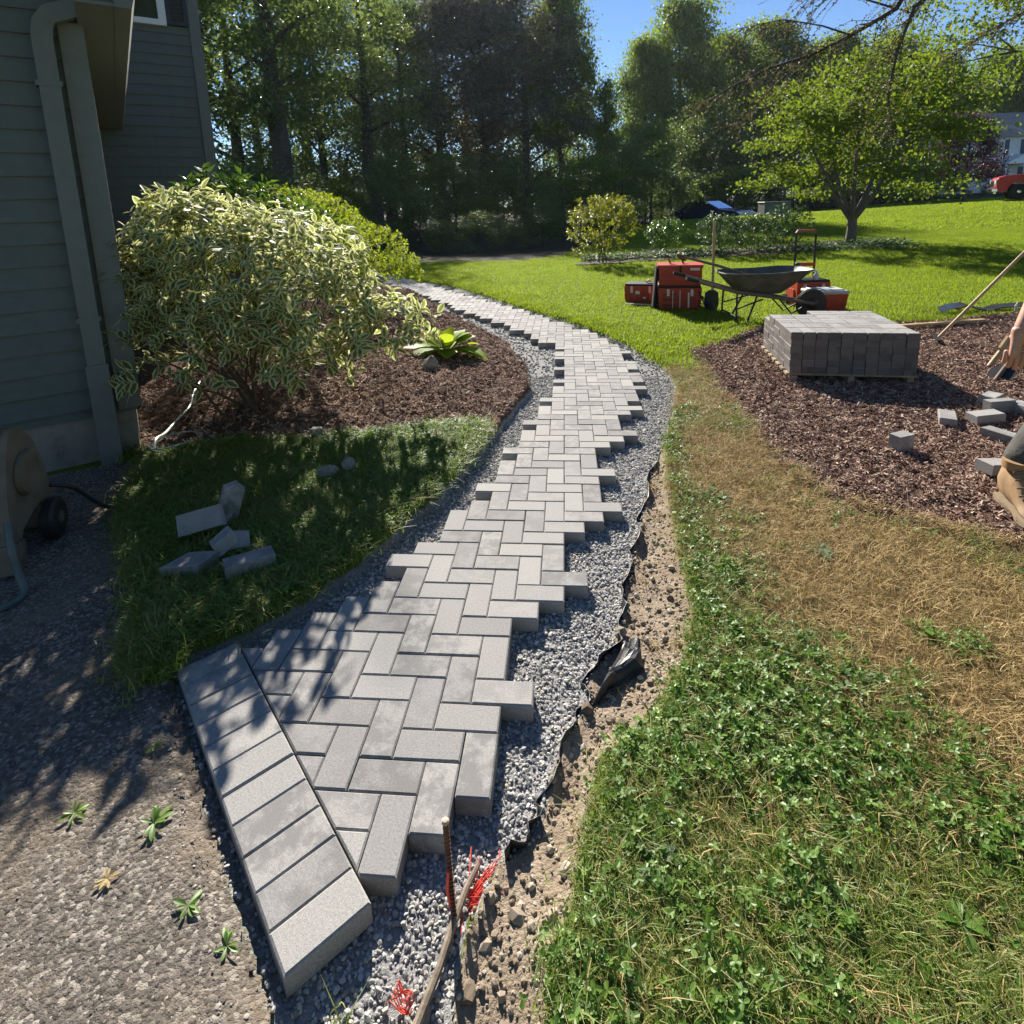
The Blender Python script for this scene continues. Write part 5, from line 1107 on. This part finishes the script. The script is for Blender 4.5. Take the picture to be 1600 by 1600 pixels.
# cooler, rolling tool box, flask, spray bottle
co = tag(empty('cooler', on(4.02, 7.05), R(3)), 'red cooler with pale grey lid behind the paver stack', 'cooler')
MB().loft([[Vector((sx*w_, sy*d_, z)) for sx, sy in ((-1, -1), (1, -1), (1, 1), (-1, 1))] for w_, d_, z in ((.205, .135, 0), (.21, .14, .01), (.235, .16, .25))]).build('body', redp, co)
MB().box((0, 0, .275), (.49, .34, .05), None, .014).box((0, 0, .305), (.40, .25, .02), None, .008).build('lid', grey, co)
for s in (-1, 1): MB().tube([(s*.245, -.09, .23), (s*.262, -.09, .21), (s*.262, .09, .21), (s*.245, .09, .23)], .008, 6).build('handle', grey, co)
ro = toolcase('rolling_tool_box', on(3.98, 7.52), R(4), .46, .36, .36, 'red rolling tool box with a tall telescopic handle', mat=redp)
for x in (-.13, .15): MB().tube([(x, .15, .30), (x, .15, 1.04)], .016, 8).build('handle_tube', dsteel, ro)
MB().tube([(-.13, .15, 1.03), (-.11, .15, 1.065), (.13, .15, 1.065), (.15, .15, 1.03)], .020, 8).build('grip', simple('grip_red', (.35, .10, .06), .6), ro, True)
MB().box((.01, .15, .58), (.30, .03, .05)).box((.01, .15, .50), (.28, .02, .02)).build('handle_brace', redp, ro)
for x in (-.2, .2): MB().lathe([(.02, -.02), (.075, -.022), (.08, 0), (.075, .022), (.02, .02)], (x*1.15, .16, .08), (1, 0, 0), 20).build('wheel', blk, ro)
fb = tag(empty('flask', (3.80, 7.45, zat(3.98, 7.52)+.39)), 'black flask with a screw lid standing on the rolling tool box', 'flask')
MB().lathe([(.05, 0), (.055, .01), (.055, .16), (.045, .185), (.033, .195)], n=20).build('body', simple('flask_steel', (.03, .03, .032), .3, .4, var=.1, bumps=0), fb, True)
MB().lathe([(.034, .195), (.034, .235), (.028, .24)], n=18).build('lid', blk, fb)
sp = tag(empty('spray_bottle', (4.04, 7.40, zat(3.98, 7.52)+.39)), 'small pale spray bottle on the rolling tool box', 'bottle')
MB().lathe([(.032, 0), (.035, .01), (.035, .07), (.015, .10), (.012, .11)], n=16).build('body', grey, sp, True)
MB().box((-.012, 0, .125), (.06, .022, .03), None, .004).build('nozzle', creamp, sp)
# long handled tools on the right
def tool_pole(name, a, b, r, mat, label, headf, band=None):
    o = tag(empty(name, a), label, 'garden tool'); d = Vector(b)-Vector(a); MB().tube([(0, 0, 0), d], r, 10).build('handle', mat, o, True)
    if band: q = d*band; MB().tube([q-d.normalized()*.035, q+d.normalized()*.035], r*1.15, 10).build('green_band', simple('green_tape', (.10, .42, .12), .5, var=.05, bumps=0), o)
    if band:
        for s in (-1, 1): q = d*band+d.normalized()*.045*s; MB().tube([q-d.normalized()*.008, q+d.normalized()*.008], r*1.18, 10).build('ferrule', blk, o)
    headf(o, d); return o
def rake_head(o, d):
    MB().box((0, 0, .03), (.34, .03, .025), (0, 0, R(70))).build('head', dsteel, o); th = MB()
    for k in range(12):
        a = R(70); s = -.16+k*.029; th.tube([(math.cos(a)*s, math.sin(a)*s, .03), (math.cos(a)*s+.02, math.sin(a)*s, -.03)], .004, 4)
    th.build('teeth', dsteel, o)
zp = zat(4.38, 5.22)
tool_pole('long_rake', (4.38, 5.22, zp+.01), (7.36, 5.75, zp+3.05), .0155, handw, 'long wooden rake handle with a green band leaning to the right', rake_head, .325)
tool_pole('leaning_shovel', (4.02, 3.83, zat(4.02, 3.83)), (7.45, 6.12, 2.45), .017, wornw, 'dark handled tool leaning right, close behind the hand', lambda o, d: MB().loft([[Vector(d.normalized()*t)+Vector((-.55*s, .83*s, 0))*w_+Vector((0, 0, -.02)) for s in (-1, 1)]+[Vector(d.normalized()*t)+Vector((-.55*s, .83*s, 0))*w_+Vector((0, 0, -.012)) for s in (1, -1)] for t, w_ in ((-.05, .08), (.16, .09), (.22, .02))]).build('blade', dsteel, o))
tool_pole('leaning_board', (4.25, 4.25, zat(4.25, 4.25)), (7.35, 6.3, 2.2), .02, handw, 'pale wooden pole leaning beside the dark handled tool', lambda o, d: MB().box(tuple(d*.07), (.16, .02, .12), (0, R(-35), R(33))).build('head', handw, o))
MB().box((0, 0, 0), (1.15, .055, .03)).build('wooden_stake', handw, None, loc=on(4.85, 5.92, .04), rot=(0, 0, R(14))); tag(bpy.data.objects['wooden_stake'], 'pale wooden stake lying flat behind the paver stack', 'stake')
bp_ = tag(empty('edging_roll', on(5.95, 6.72), R(8)), 'black plastic edging pieces lying on the grass at the right', 'edging')
MB().loft([[Vector((x, y_, z)), Vector((x, y_+.13, z+.02)), Vector((x, y_+.13, z+.035)), Vector((x, y_, z+.015))] for x, y_, z in ((-.42, .06, .05), (-.30, .05, .10), (-.18, .0, .05), (-.05, -.02, .03), (.10, .0, .06), (.5, .02, .07), (1.2, .06, .05))]).build('strip', blk, bp_)
MB().loft([[Vector((x, y_, z)), Vector((x, y_+.08, z+.05)), Vector((x, y_+.08, z+.06)), Vector((x, y_, z+.012))] for x, y_, z in ((-.6, .10, .02), (-.45, .10, .06), (-.32, .10, .07))]).build('strip', grey, bp_)
MB().add([(.20, -.10, .0), (.27, -.08, .0), (.26, -.06, .15), (.21, -.075, .10), (.20, -.095, .0), (.27, -.075, .0), (.26, -.055, .15), (.21, -.07, .10)], [(0, 1, 2, 3), (7, 6, 5, 4), (0, 4, 5, 1), (1, 5, 6, 2), (2, 6, 7, 3), (3, 7, 4, 0)]).build('tag_plate', grey, bp_)
stk2 = MB()
stk2.tube([on(1.72, 3.02, .01), on(1.75, 3.12, .03), on(1.80, 3.25, .015)], [.006, .007, .004], 6)
tag(stk2.build('twig', bark), 'short dark twig on the left side of the right mulch', 'twig')

# ------------------------------------------------------------------ far things: pale house, pickup, car, utility box
hx0, hy0 = 37.2, 61.6; hz0 = zat(40, 60)
bw = simple('pale_siding', (.62, .63, .62), .7, var=.05, nscale=2, bumps=0)
froof = simple('grey_shingle', (.26, .23, .21), .95, var=.15, nscale=4, bumps=.3, bdist=.03)
fsh = simple('blue_shutter', (.04, .06, .10), .6, var=.1, bumps=0)
fh = tag(empty('pale_house', (hx0, hy0, hz0), R(5)), 'pale two storey house with blue shutters beyond the lawn', 'house')
MB().box((9, 4.5, 2.7), (18, 9, 5.4)).build('wall', bw, fh)
sb_ = MB()
for k in range(27): sb_.box((9, -.012, .2+k*.2), (18, .03, .17), (R(-6), 0, 0))
tag(sb_.build('siding', bw, fh), kind='stuff')
rr_ = MB(); rr_.add([(-.4, -.5, 5.35), (18.4, -.5, 5.35), (18.4, 4.5, 8.0), (-.4, 4.5, 8.0), (-.4, 9.5, 5.35), (18.4, 9.5, 5.35), (-.4, -.5, 5.5), (18.4, -.5, 5.5), (18.4, 4.5, 8.2), (-.4, 4.5, 8.2), (-.4, 9.5, 5.5), (18.4, 9.5, 5.5)],
   [(6, 7, 8, 9), (9, 8, 11, 10), (0, 3, 2, 1), (3, 4, 5, 2), (0, 1, 7, 6), (4, 10, 11, 5), (0, 6, 9, 3), (3, 9, 10, 4), (1, 2, 8, 7), (2, 5, 11, 8)]).build('roof', froof, fh)
MB().add([(0, .05, 5.4), (0, 8.95, 5.4), (0, 4.5, 7.85), (-.05, .05, 5.4), (-.05, 8.95, 5.4), (-.05, 4.5, 7.85)], [(0, 1, 2), (5, 4, 3), (0, 3, 4, 1), (1, 4, 5, 2), (2, 5, 3, 0)]).build('gable', bw, fh)
for wx in (1.3, 5.9, 9.2, 12.6, 16):
    for wz in (.95, 3.55):
        if wz < 2 and wx == 5.9: continue
        f_ = MB().box((wx, -.05, wz+.75), (1.2, .1, 1.6)).build('window', white, fh); MB().box((wx, -.07, wz+.75), (1.02, .09, 1.4)).build('pane', glass, f_)
        MB().box((wx, -.12, wz+.75), (1.04, .02, .06)).box((wx, -.12, wz+.75), (.06, .022, 1.4)).build('muntin', white, f_)
        for s in (-1, 1): MB().box((wx+s*.85, -.06, wz+.75), (.42, .08, 1.6)).build('shutter', fsh, f_)
po = MB().box((6.6, -1.2, .12), (3.6, 2.4, .24)).build('porch', conc, fh)
for x in (5.1, 8.1): MB().box((x, -2.2, 1.45), (.18, .18, 2.45)).build('porch_column', white, fh)
MB().add([(4.7, -2.6, 2.7), (8.5, -2.6, 2.7), (6.6, -2.6, 3.6), (4.7, 0, 2.7), (8.5, 0, 2.7), (6.6, 0, 3.6)], [(0, 1, 2), (5, 4, 3), (0, 3, 4, 1), (1, 4, 5, 2), (2, 5, 3, 0)]).build('porch_roof', white, fh)
dr_ = MB().box((6.6, -.05, 1.3), (1.0, .1, 2.1)).build('door', fsh, fh)
for s in (-1, 1): MB().box((6.6+s*.72, -.06, 1.3), (.34, .08, 2.1)).build('sidelight', white, dr_)
for i, (x, y, h_, wd) in enumerate([(38, 58.5, 1.0, 1.6), (40.2, 58.6, .9, 1.4), (34.5, 56.5, 2.2, 2.2), (31, 52, 2.4, 2.4), (46, 59, .9, 1.6)]):
    tm, cm, H = VAR['under']; t = tag(empty('foundation_shrub', (x, y, zat(x, y)), i), ['low dark shrub under the left window of the pale house', 'low shrub between window and porch of the pale house', 'tall dark shrub at the left corner of the pale house', 'dark shrub on the lawn crest left of the plum tree', 'low shrub right of the porch of the pale house'][i], 'shrub', 'shrubs around the pale house'); t.scale = (h_/H*wd, h_/H*wd, h_/H)
    link('trunk', tm, None, t); link('foliage', cm, None, t)
variant('plum', 6, .16, 1.5, lambda f: 2.5*math.sin(math.pi*min(1, f*.8+.25)), 80, 170, .40, .17, TP, 41, 12, 2.0, start=.2)
px_, py_ = 30.6, 46.5; tm, cm, H = VAR['plum']; t = tag(empty('plum_tree', (px_, py_, zat(px_, py_)), 1.2), 'purple leaved small tree before the pale house', 'tree'); t.scale = (1.02, 1.02, 1.02)
link('trunk', tm, None, t); link('crown', cm, None, t)
# road beyond the crest
dm = simple('far_drive', (.09, .088, .085), .9, var=.2, nscale=3)
rd = [(x, 36.5+.04*x) for x in np.arange(6, 60, 2)]; V = []; 
for x, y in rd: V += [(x, y-2, zat(x, y-2)+.05), (x, y+2, zat(x, y+2)+.05)]
tag(link('far_driveway', np_mesh('far_driveway', V, np.array([(2*i, 2*i+2, 2*i+3, 2*i+1) for i in range(len(rd)-1)])), dm), 'driveway beyond the lawn crest', kind='structure')
# red pickup, nose to the left
cp, nt, bs = new_mat('red_car_paint'); bs.inputs['Base Color'].default_value = (.50, .008, .010, 1); bs.inputs['Roughness'].default_value = .35; bs.inputs['Coat Weight'].default_value = .35; bs.inputs['Coat Roughness'].default_value = .05
chrome, nt, bs = new_mat('chrome'); bs.inputs['Base Color'].default_value = (.8, .8, .8, 1); bs.inputs['Metallic'].default_value = 1; bs.inputs['Roughness'].default_value = .15
lampm, nt, bs = new_mat('lamp_glass'); bs.inputs['Base Color'].default_value = (.7, .7, .68, 1); bs.inputs['Roughness'].default_value = .1
tyre = simple('tyre', (.015, .015, .016), .8, var=.2, bumps=.3)
def extr(poly, wd, name, mat, par, y0=0, bev=.03):
    """side profile in x,z extruded across y"""
    mb = MB(); n_ = len(poly); P_ = [Vector((x, z)) for x, z in poly]; cxx = sum(p.x for p in P_)/n_; czz = sum(p.y for p in P_)/n_
    rg = lambda y, k: [Vector((cxx+(p.x-cxx)*k, y0+y, czz+(p.y-czz)*k)) for p in P_]
    mb.loft([rg(-wd/2, .985), rg(-wd/2+bev, 1), rg(wd/2-bev, 1), rg(wd/2, .985)]); return mb.build(name, mat, par)
def wheel(par, x, y, r, wd):
    w_ = MB().lathe([(r*.62, -wd/2), (r*.92, -wd/2), (r, -wd*.3), (r, wd*.3), (r*.92, wd/2), (r*.62, wd/2)], (x, y, r), (0, 1, 0), 28).build('wheel', tyre, par, True)
    MB().lathe([(r*.12, -wd*.52), (r*.55, -wd*.40), (r*.62, -wd*.46), (r*.62, wd*.46), (r*.55, wd*.40), (r*.12, wd*.52)], (x, y, r), (0, 1, 0), 24).build('rim', chrome, w_, True)
tk = tag(empty('red_pickup', (22.95, 32.3, zat(24, 32.0)+.06), R(-27)), 'red pickup truck nosing into the right edge beyond the lawn', 'pickup')
ar = [(math.cos(a)*.50+.98, math.sin(a)*.50+.40) for a in np.linspace(math.pi, 0, 9)]
extr([(.06, .62), (.05, .95), (.12, 1.12), (.40, 1.22), (1.75, 1.30), (1.85, 1.25), (1.85, .42)]+ar[::-1]+[(.40, .42), (.08, .45)], 1.95, 'front_body', cp, tk)
extr([(1.86, .42), (1.86, 1.26), (3.95, 1.28), (3.95, .42)], 1.95, 'cab_body', cp, tk)
extr([(1.80, 1.27), (2.45, 1.88), (3.75, 1.90), (3.93, 1.27)], 1.72, 'cab_roof', cp, tk)
extr([(1.98, 1.30), (2.50, 1.80), (3.66, 1.82), (3.80, 1.30)], 1.74, 'window', glass, tk)
MB().box((2.07, 0, 1.57), (.03, 1.5, .62), (0, R(-47), 0)).build('windshield', glass, tk)
extr([(3.97, .45), (3.97, 1.26), (5.85, 1.26), (5.85, .45), (5.35, .45), (5.2, .85), (4.5, .85), (4.4, .45)], 1.93, 'bed', cp, tk)
MB().box((.03, 0, .82), (.06, 1.25, .30), None, .02).build('grille', chrome, tk)
MB().box((.0, 0, .50), (.22, 1.98, .22), None, .05).box((.04, 0, .36), (.10, 1.6, .10), None, .02).build('bumper', chrome, tk)
for s in (-1, 1):
    MB().box((.12, s*.80, .92), (.20, .32, .26), None, .04).build('headlight', lampm, tk)
    wheel(tk, .98, s*.86, .40, .26); wheel(tk, 4.85, s*.86, .40, .26)
    MB().box((2.15, s*1.08, 1.36), (.12, .2, .2), None, .03).build('mirror', blk, tk)
# dark blue car half hidden by the crest, nose to the right
cb, nt, bs = new_mat('blue_car_paint'); bs.inputs['Base Color'].default_value = (.015, .03, .09, 1); bs.inputs['Roughness'].default_value = .2; bs.inputs['Coat Weight'].default_value = 1; bs.inputs['Coat Roughness'].default_value = .03
mirg, nt, bs = new_mat('windscreen'); bs.inputs['Base Color'].default_value = (.42, .55, .80, 1); bs.inputs['Roughness'].default_value = .06; bs.inputs['Metallic'].default_value = .9
bc = tag(empty('blue_car', (8.3, 37.6, zat(9, 37.6)+.0), R(-48)), 'dark blue car parked at the wood edge, sky shining in its windscreen', 'car')
ar = [(math.cos(a)*.36, math.sin(a)*.36+.32) for a in np.linspace(math.pi, 0, 9)]
extr([(-.2, .35), (-.25, .75), (-.15, .95), (1.2, 1.0), (2.9, .98), (4.05, .86), (4.30, .70), (4.32, .35)]+[(x+3.45, z) for x, z in ar[::-1]]+[(x+.75, z) for x, z in ar[::-1]], 1.8, 'body', cb, bc)
extr([(.1, .96), (.55, 1.42), (1.9, 1.45), (2.85, .99)], 1.5, 'cabin', cb, bc); extr([(.3, 1.0), (.66, 1.36), (1.82, 1.39), (2.55, 1.01)], 1.53, 'window', glass, bc)
MB().box((2.40, 0, 1.225), (1.02, 1.40, .02), (0, R(25.5), 0)).build('windscreen', mirg, bc)
for s in (-1, 1):
    MB().box((4.22, s*.65, .70), (.16, .36, .14), None, .03).build('headlight', lampm, bc); wheel(bc, 3.45, s*.8, .32, .2); wheel(bc, .75, s*.8, .32, .2)
ub = tag(empty('utility_box', (11.7, 31.6, zat(11.7, 31.6)-.02), R(6)), 'dull green utility box on the lawn crest', 'utility box')
ubm = simple('green_box_paint', (.10, .125, .10), .6, var=.08, nscale=4, bumps=0)
MB().box((0, 0, .36), (1.40, .80, .72)).build('body', ubm, ub); MB().box((0, -.02, .745), (1.48, .88, .05), None, .02).build('lid', ubm, ub)
MB().box((.33, -.405, .38), (.012, .012, .6)).build('door_seam', blk, ub); MB().box((.42, -.41, .45), (.05, .02, .09)).build('hasp', dsteel, ub)

# ------------------------------------------------------------------ person stooping at the right edge
skinm, nt, bs = new_mat('skin'); f = noise(nt, 25, 4, .6, texco(nt)); nt.links.new(ramp(nt, f, [(.3, (.46, .23, .15)), (.7, (.56, .31, .22))]), bs.inputs['Base Color']); bs.inputs['Roughness'].default_value = .5; bs.inputs['Subsurface Weight'].default_value = .12; bs.inputs['Subsurface Radius'].default_value = (.02, .008, .004)
trou = simple('grey_work_trousers', (.075, .07, .064), .9, var=.2, nscale=20, bumps=.6, bdist=.01)
shirt = simple('dark_shirt', (.06, .065, .08), .9, var=.2, nscale=18, bumps=.5, bdist=.01)
bootm = simple('tan_leather', (.33, .20, .095), .65, var=.25, nscale=16, bumps=.5, bdist=.004, dirt=(.22, .15, .09))
solem = simple('crepe_sole', (.24, .18, .11), .8, var=.12, nscale=30, bumps=.3)
hairm = simple('brown_hair', (.05, .03, .02), .7, var=.4, nscale=60, bumps=.8, bdist=.01)
def skin(name, V, E, rad, mat, par, root=0, sub=2):
    me = bpy.data.meshes.new(name); me.from_pydata(V, E, []); o = link(name, me, mat, par)
    o.modifiers.new('skin', 'SKIN'); me.skin_vertices[0].data[root].use_root = True
    for i, r in enumerate(rad): me.skin_vertices[0].data[i].radius = (r, r) if not isinstance(r, tuple) else r
    s = o.modifiers.new('sub', 'SUBSURF'); s.levels = s.render_levels = sub; o.modifiers['skin'].use_smooth_shade = True
    return o
pe = tag(empty('person', (0, 0, zat(2.8, 1.85))), 'person in grey work trousers and tan boots stooping at the right edge', 'person')
# joints in world x,y; z above ground
hipc = (3.36, 2.20, .86); hl = (3.26, 2.19, .84); hrr = (3.46, 2.17, .84); knl = (3.00, 1.90, .50); knr = (3.42, 1.88, .50); anl = (2.705, 1.79, .11); anr = (3.44, 1.95, .11)
wst = (3.26, 2.06, 1.00); cht = (3.08, 1.86, 1.13); shl = (2.85, 1.80, 1.14); shr = (3.14, 1.74, 1.14); nk = (2.94, 1.70, 1.17); hd = (2.93, 1.58, 1.20); elb = (2.735, 1.81, 1.06); wrl = (2.645, 1.785, .85); elr = (3.20, 1.62, .88); wrr = (3.12, 1.45, .68)
V = [hipc, wst, cht, nk, hd, shl, elb, wrl, shr, elr, wrr, hl, knl, anl, hrr, knr, anr]
E_ = [(0, 1), (1, 2), (2, 3), (3, 4), (2, 5), (5, 6), (6, 7), (2, 8), (8, 9), (9, 10), (0, 11), (11, 12), (12, 13), (0, 14), (14, 15), (15, 16)]
RD = [.125, .12, .13, .055, .085, .06, .046, .033, .06, .042, .030, .085, .058, .042, .085, .058, .042]
skin('body', V, E_, RD, skinm, pe)
skin('trousers', [hipc, wst, hl, knl, (2.80, 1.81, .33), (2.702, 1.77, .185), hrr, knr, (3.435, 1.94, .20)], [(0, 1), (0, 2), (2, 3), (3, 4), (4, 5), (0, 6), (6, 7), (7, 8)], [.15, .14, .105, .085, .080, .086, .105, .082, .084], trou, pe)
skin('shirt', [wst, cht, (2.945, 1.78, 1.155), shl, (2.83, 1.805, 1.10), shr, (3.175, 1.67, 1.0)], [(0, 1), (1, 2), (1, 3), (3, 4), (1, 5), (5, 6)], [.15, .158, .075, .085, .07, .085, .07], shirt, pe)
def hand(w_, dirv, side_, name, flip=1):
    """palm with five bent fingers continuing from the wrist; dirv = fingers' direction, side_ = thumb side"""
    w_ = Vector(w_); d = Vector(dirv).normalized(); s = Vector(side_); s = (s-d*s.dot(d)).normalized(); nrm_ = d.cross(s)*flip
    pv = [w_-d*.06, w_-d*.015, w_+d*.03, w_+d*.075, w_+d*.10]; vs = [tuple(p) for p in pv]; es = [(0, 1), (1, 2), (2, 3), (3, 4)]; rd = [.036, .031, (.024, .036), (.020, .044), (.017, .042)]
    ho = skin(name, vs, es, rd, skinm, pe)
    for k, (off, L) in enumerate(((.030, .098), (.011, .110), (-.009, .104), (-.028, .085))):
        b = w_+d*.060+s*off*1.1; c = .24+.05*k
        p1 = b+d*L*.45+nrm_*L*.10*c; p2 = p1+d*L*.28+nrm_*L*.30*c*2; p3 = p2+d*L*.12+nrm_*L*.34*c*2
        skin('finger', [tuple(b), tuple(p1), tuple(p2), tuple(p3)], [(0, 1), (1, 2), (2, 3)], [.0135, .0120, .0110, .0095], skinm, ho, sub=2)
    b = w_+d*.02+s*.026; skin('thumb', [tuple(b), tuple(b+d*.032+s*.018+nrm_*.012), tuple(b+d*.060+s*.016+nrm_*.026), tuple(b+d*.078+s*.010+nrm_*.034)], [(0, 1), (1, 2), (2, 3)], [.013, .0115, .010, .0085], skinm, ho)
hand(wrl, (-.10, -.06, -1), (.9, -.45, 0), 'hand', -1); hand(wrr, (-.2, -.4, -.9), (-1, .2, 0), 'hand')
sk_ = MB(); sk_.lathe([(.02, -.115), (.055, -.10), (.075, -.06), (.088, 0), (.09, .05), (.07, .10), (.03, .12)], hd, (0, -.35, -.6), 18); sk_.build('hair', hairm, pe, True)
fc = MB(); fc.tube([(hd[0], hd[1]-.07, hd[2]-.02), (hd[0], hd[1]-.105, hd[2]-.05)], [.014, .012], 8).build('nose', skinm, pe, True)
for s in (-1, 1): MB().lathe([(.002, -.008), (.011, -.004), (.011, .004), (.002, .008)], (hd[0]+s*.032, hd[1]-.085, hd[2]+.0), (0, -1, -.3), 12).build('eye', blk, pe)
for s in (-1, 1): MB().lathe([(.004, -.006), (.028, -.003), (.028, .003), (.004, .006)], (hd[0]+s*.088, hd[1]+.01, hd[2]), (s, 0, 0), 12).build('ear', skinm, pe)
MB().box((hd[0], hd[1]-.085, hd[2]-.055), (.045, .012, .010), (R(40), 0, 0)).build('mouth', redp, pe)
def boot(ax, ay, ang, name='boot'):
    """work boot: toe along -y rotated by ang; heel below the ankle"""
    M = Matrix.Rotation(ang, 4, 'Z'); M.translation = (ax, ay, 0); out = []
    for y, z0, hgt, wd in ((.075, .03, .22, .036), (.06, .03, .235, .048), (.0, .03, .235, .052), (-.06, .03, .19, .052), (-.11, .03, .125, .052), (-.17, .03, .088, .056), (-.215, .03, .070, .053), (-.245, .03, .045, .036)):
        out.append([M @ Vector((wd*math.cos(a)*(1 if math.sin(a) < .2 else .86), y, z0+(hgt-z0)*(.5+.5*math.sin(a)))) for a in np.linspace(0, 2*math.pi, 14, endpoint=False)])
    b = MB().loft(out).build(name, bootm, pe, True)
    so_ = MB().prism([(.042, .09), (.0, .105), (-.042, .09), (-.050, .02), (-.048, -.06), (-.058, -.15), (-.058, -.22), (-.03, -.262), (.0, -.272), (.03, -.262), (.058, -.22), (.062, -.15), (.050, -.06), (.052, .02)], .026, M @ Matrix.Translation((0, 0, .0175))).build('sole', solem, b)
    MB().loft([[M @ Vector((.057*math.cos(a), .062*math.sin(a)+.01, z)) for a in np.linspace(0, 6.283, 14, endpoint=False)] for z in (.205, .245)]).build('collar', bootm, b, True)
    lc = MB()
    for k in range(4): lc.tube([M @ Vector((-.04, -.05-.022*k, .205-.03*k)), M @ Vector((0, -.058-.022*k, .215-.03*k)), M @ Vector((.04, -.05-.022*k, .205-.03*k))], .004, 5)
    lc.build('laces', wornw, b)
    return b
boot(2.695, 1.755, R(-10)); boot(3.44, 1.93, R(-4))


# ------------------------------------------------------------------ air: faint sunlit haze between the camera and the woods
hm = bpy.data.materials.new('haze'); hm.use_nodes = True; nt = hm.node_tree; nt.nodes.clear()
ho_ = nt.nodes.new('ShaderNodeOutputMaterial'); hv = nt.nodes.new('ShaderNodeVolumePrincipled')
hv.inputs['Density'].default_value = .00016; hv.inputs['Color'].default_value = (.80, .86, 1, 1); hv.inputs['Anisotropy'].default_value = .45
nt.links.new(hv.outputs[0], ho_.inputs['Volume'])
me = bpy.data.meshes.new('haze'); me.from_pydata([(x, y, z) for x in (-330, 420) for y in (-40, 640) for z in (-4, 28)], [], [(0, 1, 3, 2), (4, 6, 7, 5), (0, 4, 5, 1), (2, 3, 7, 6), (0, 2, 6, 4), (1, 5, 7, 3)])
tag(link('haze', me, hm), 'faint pale sunlit haze in front of the far trees', 'haze', kind='stuff')
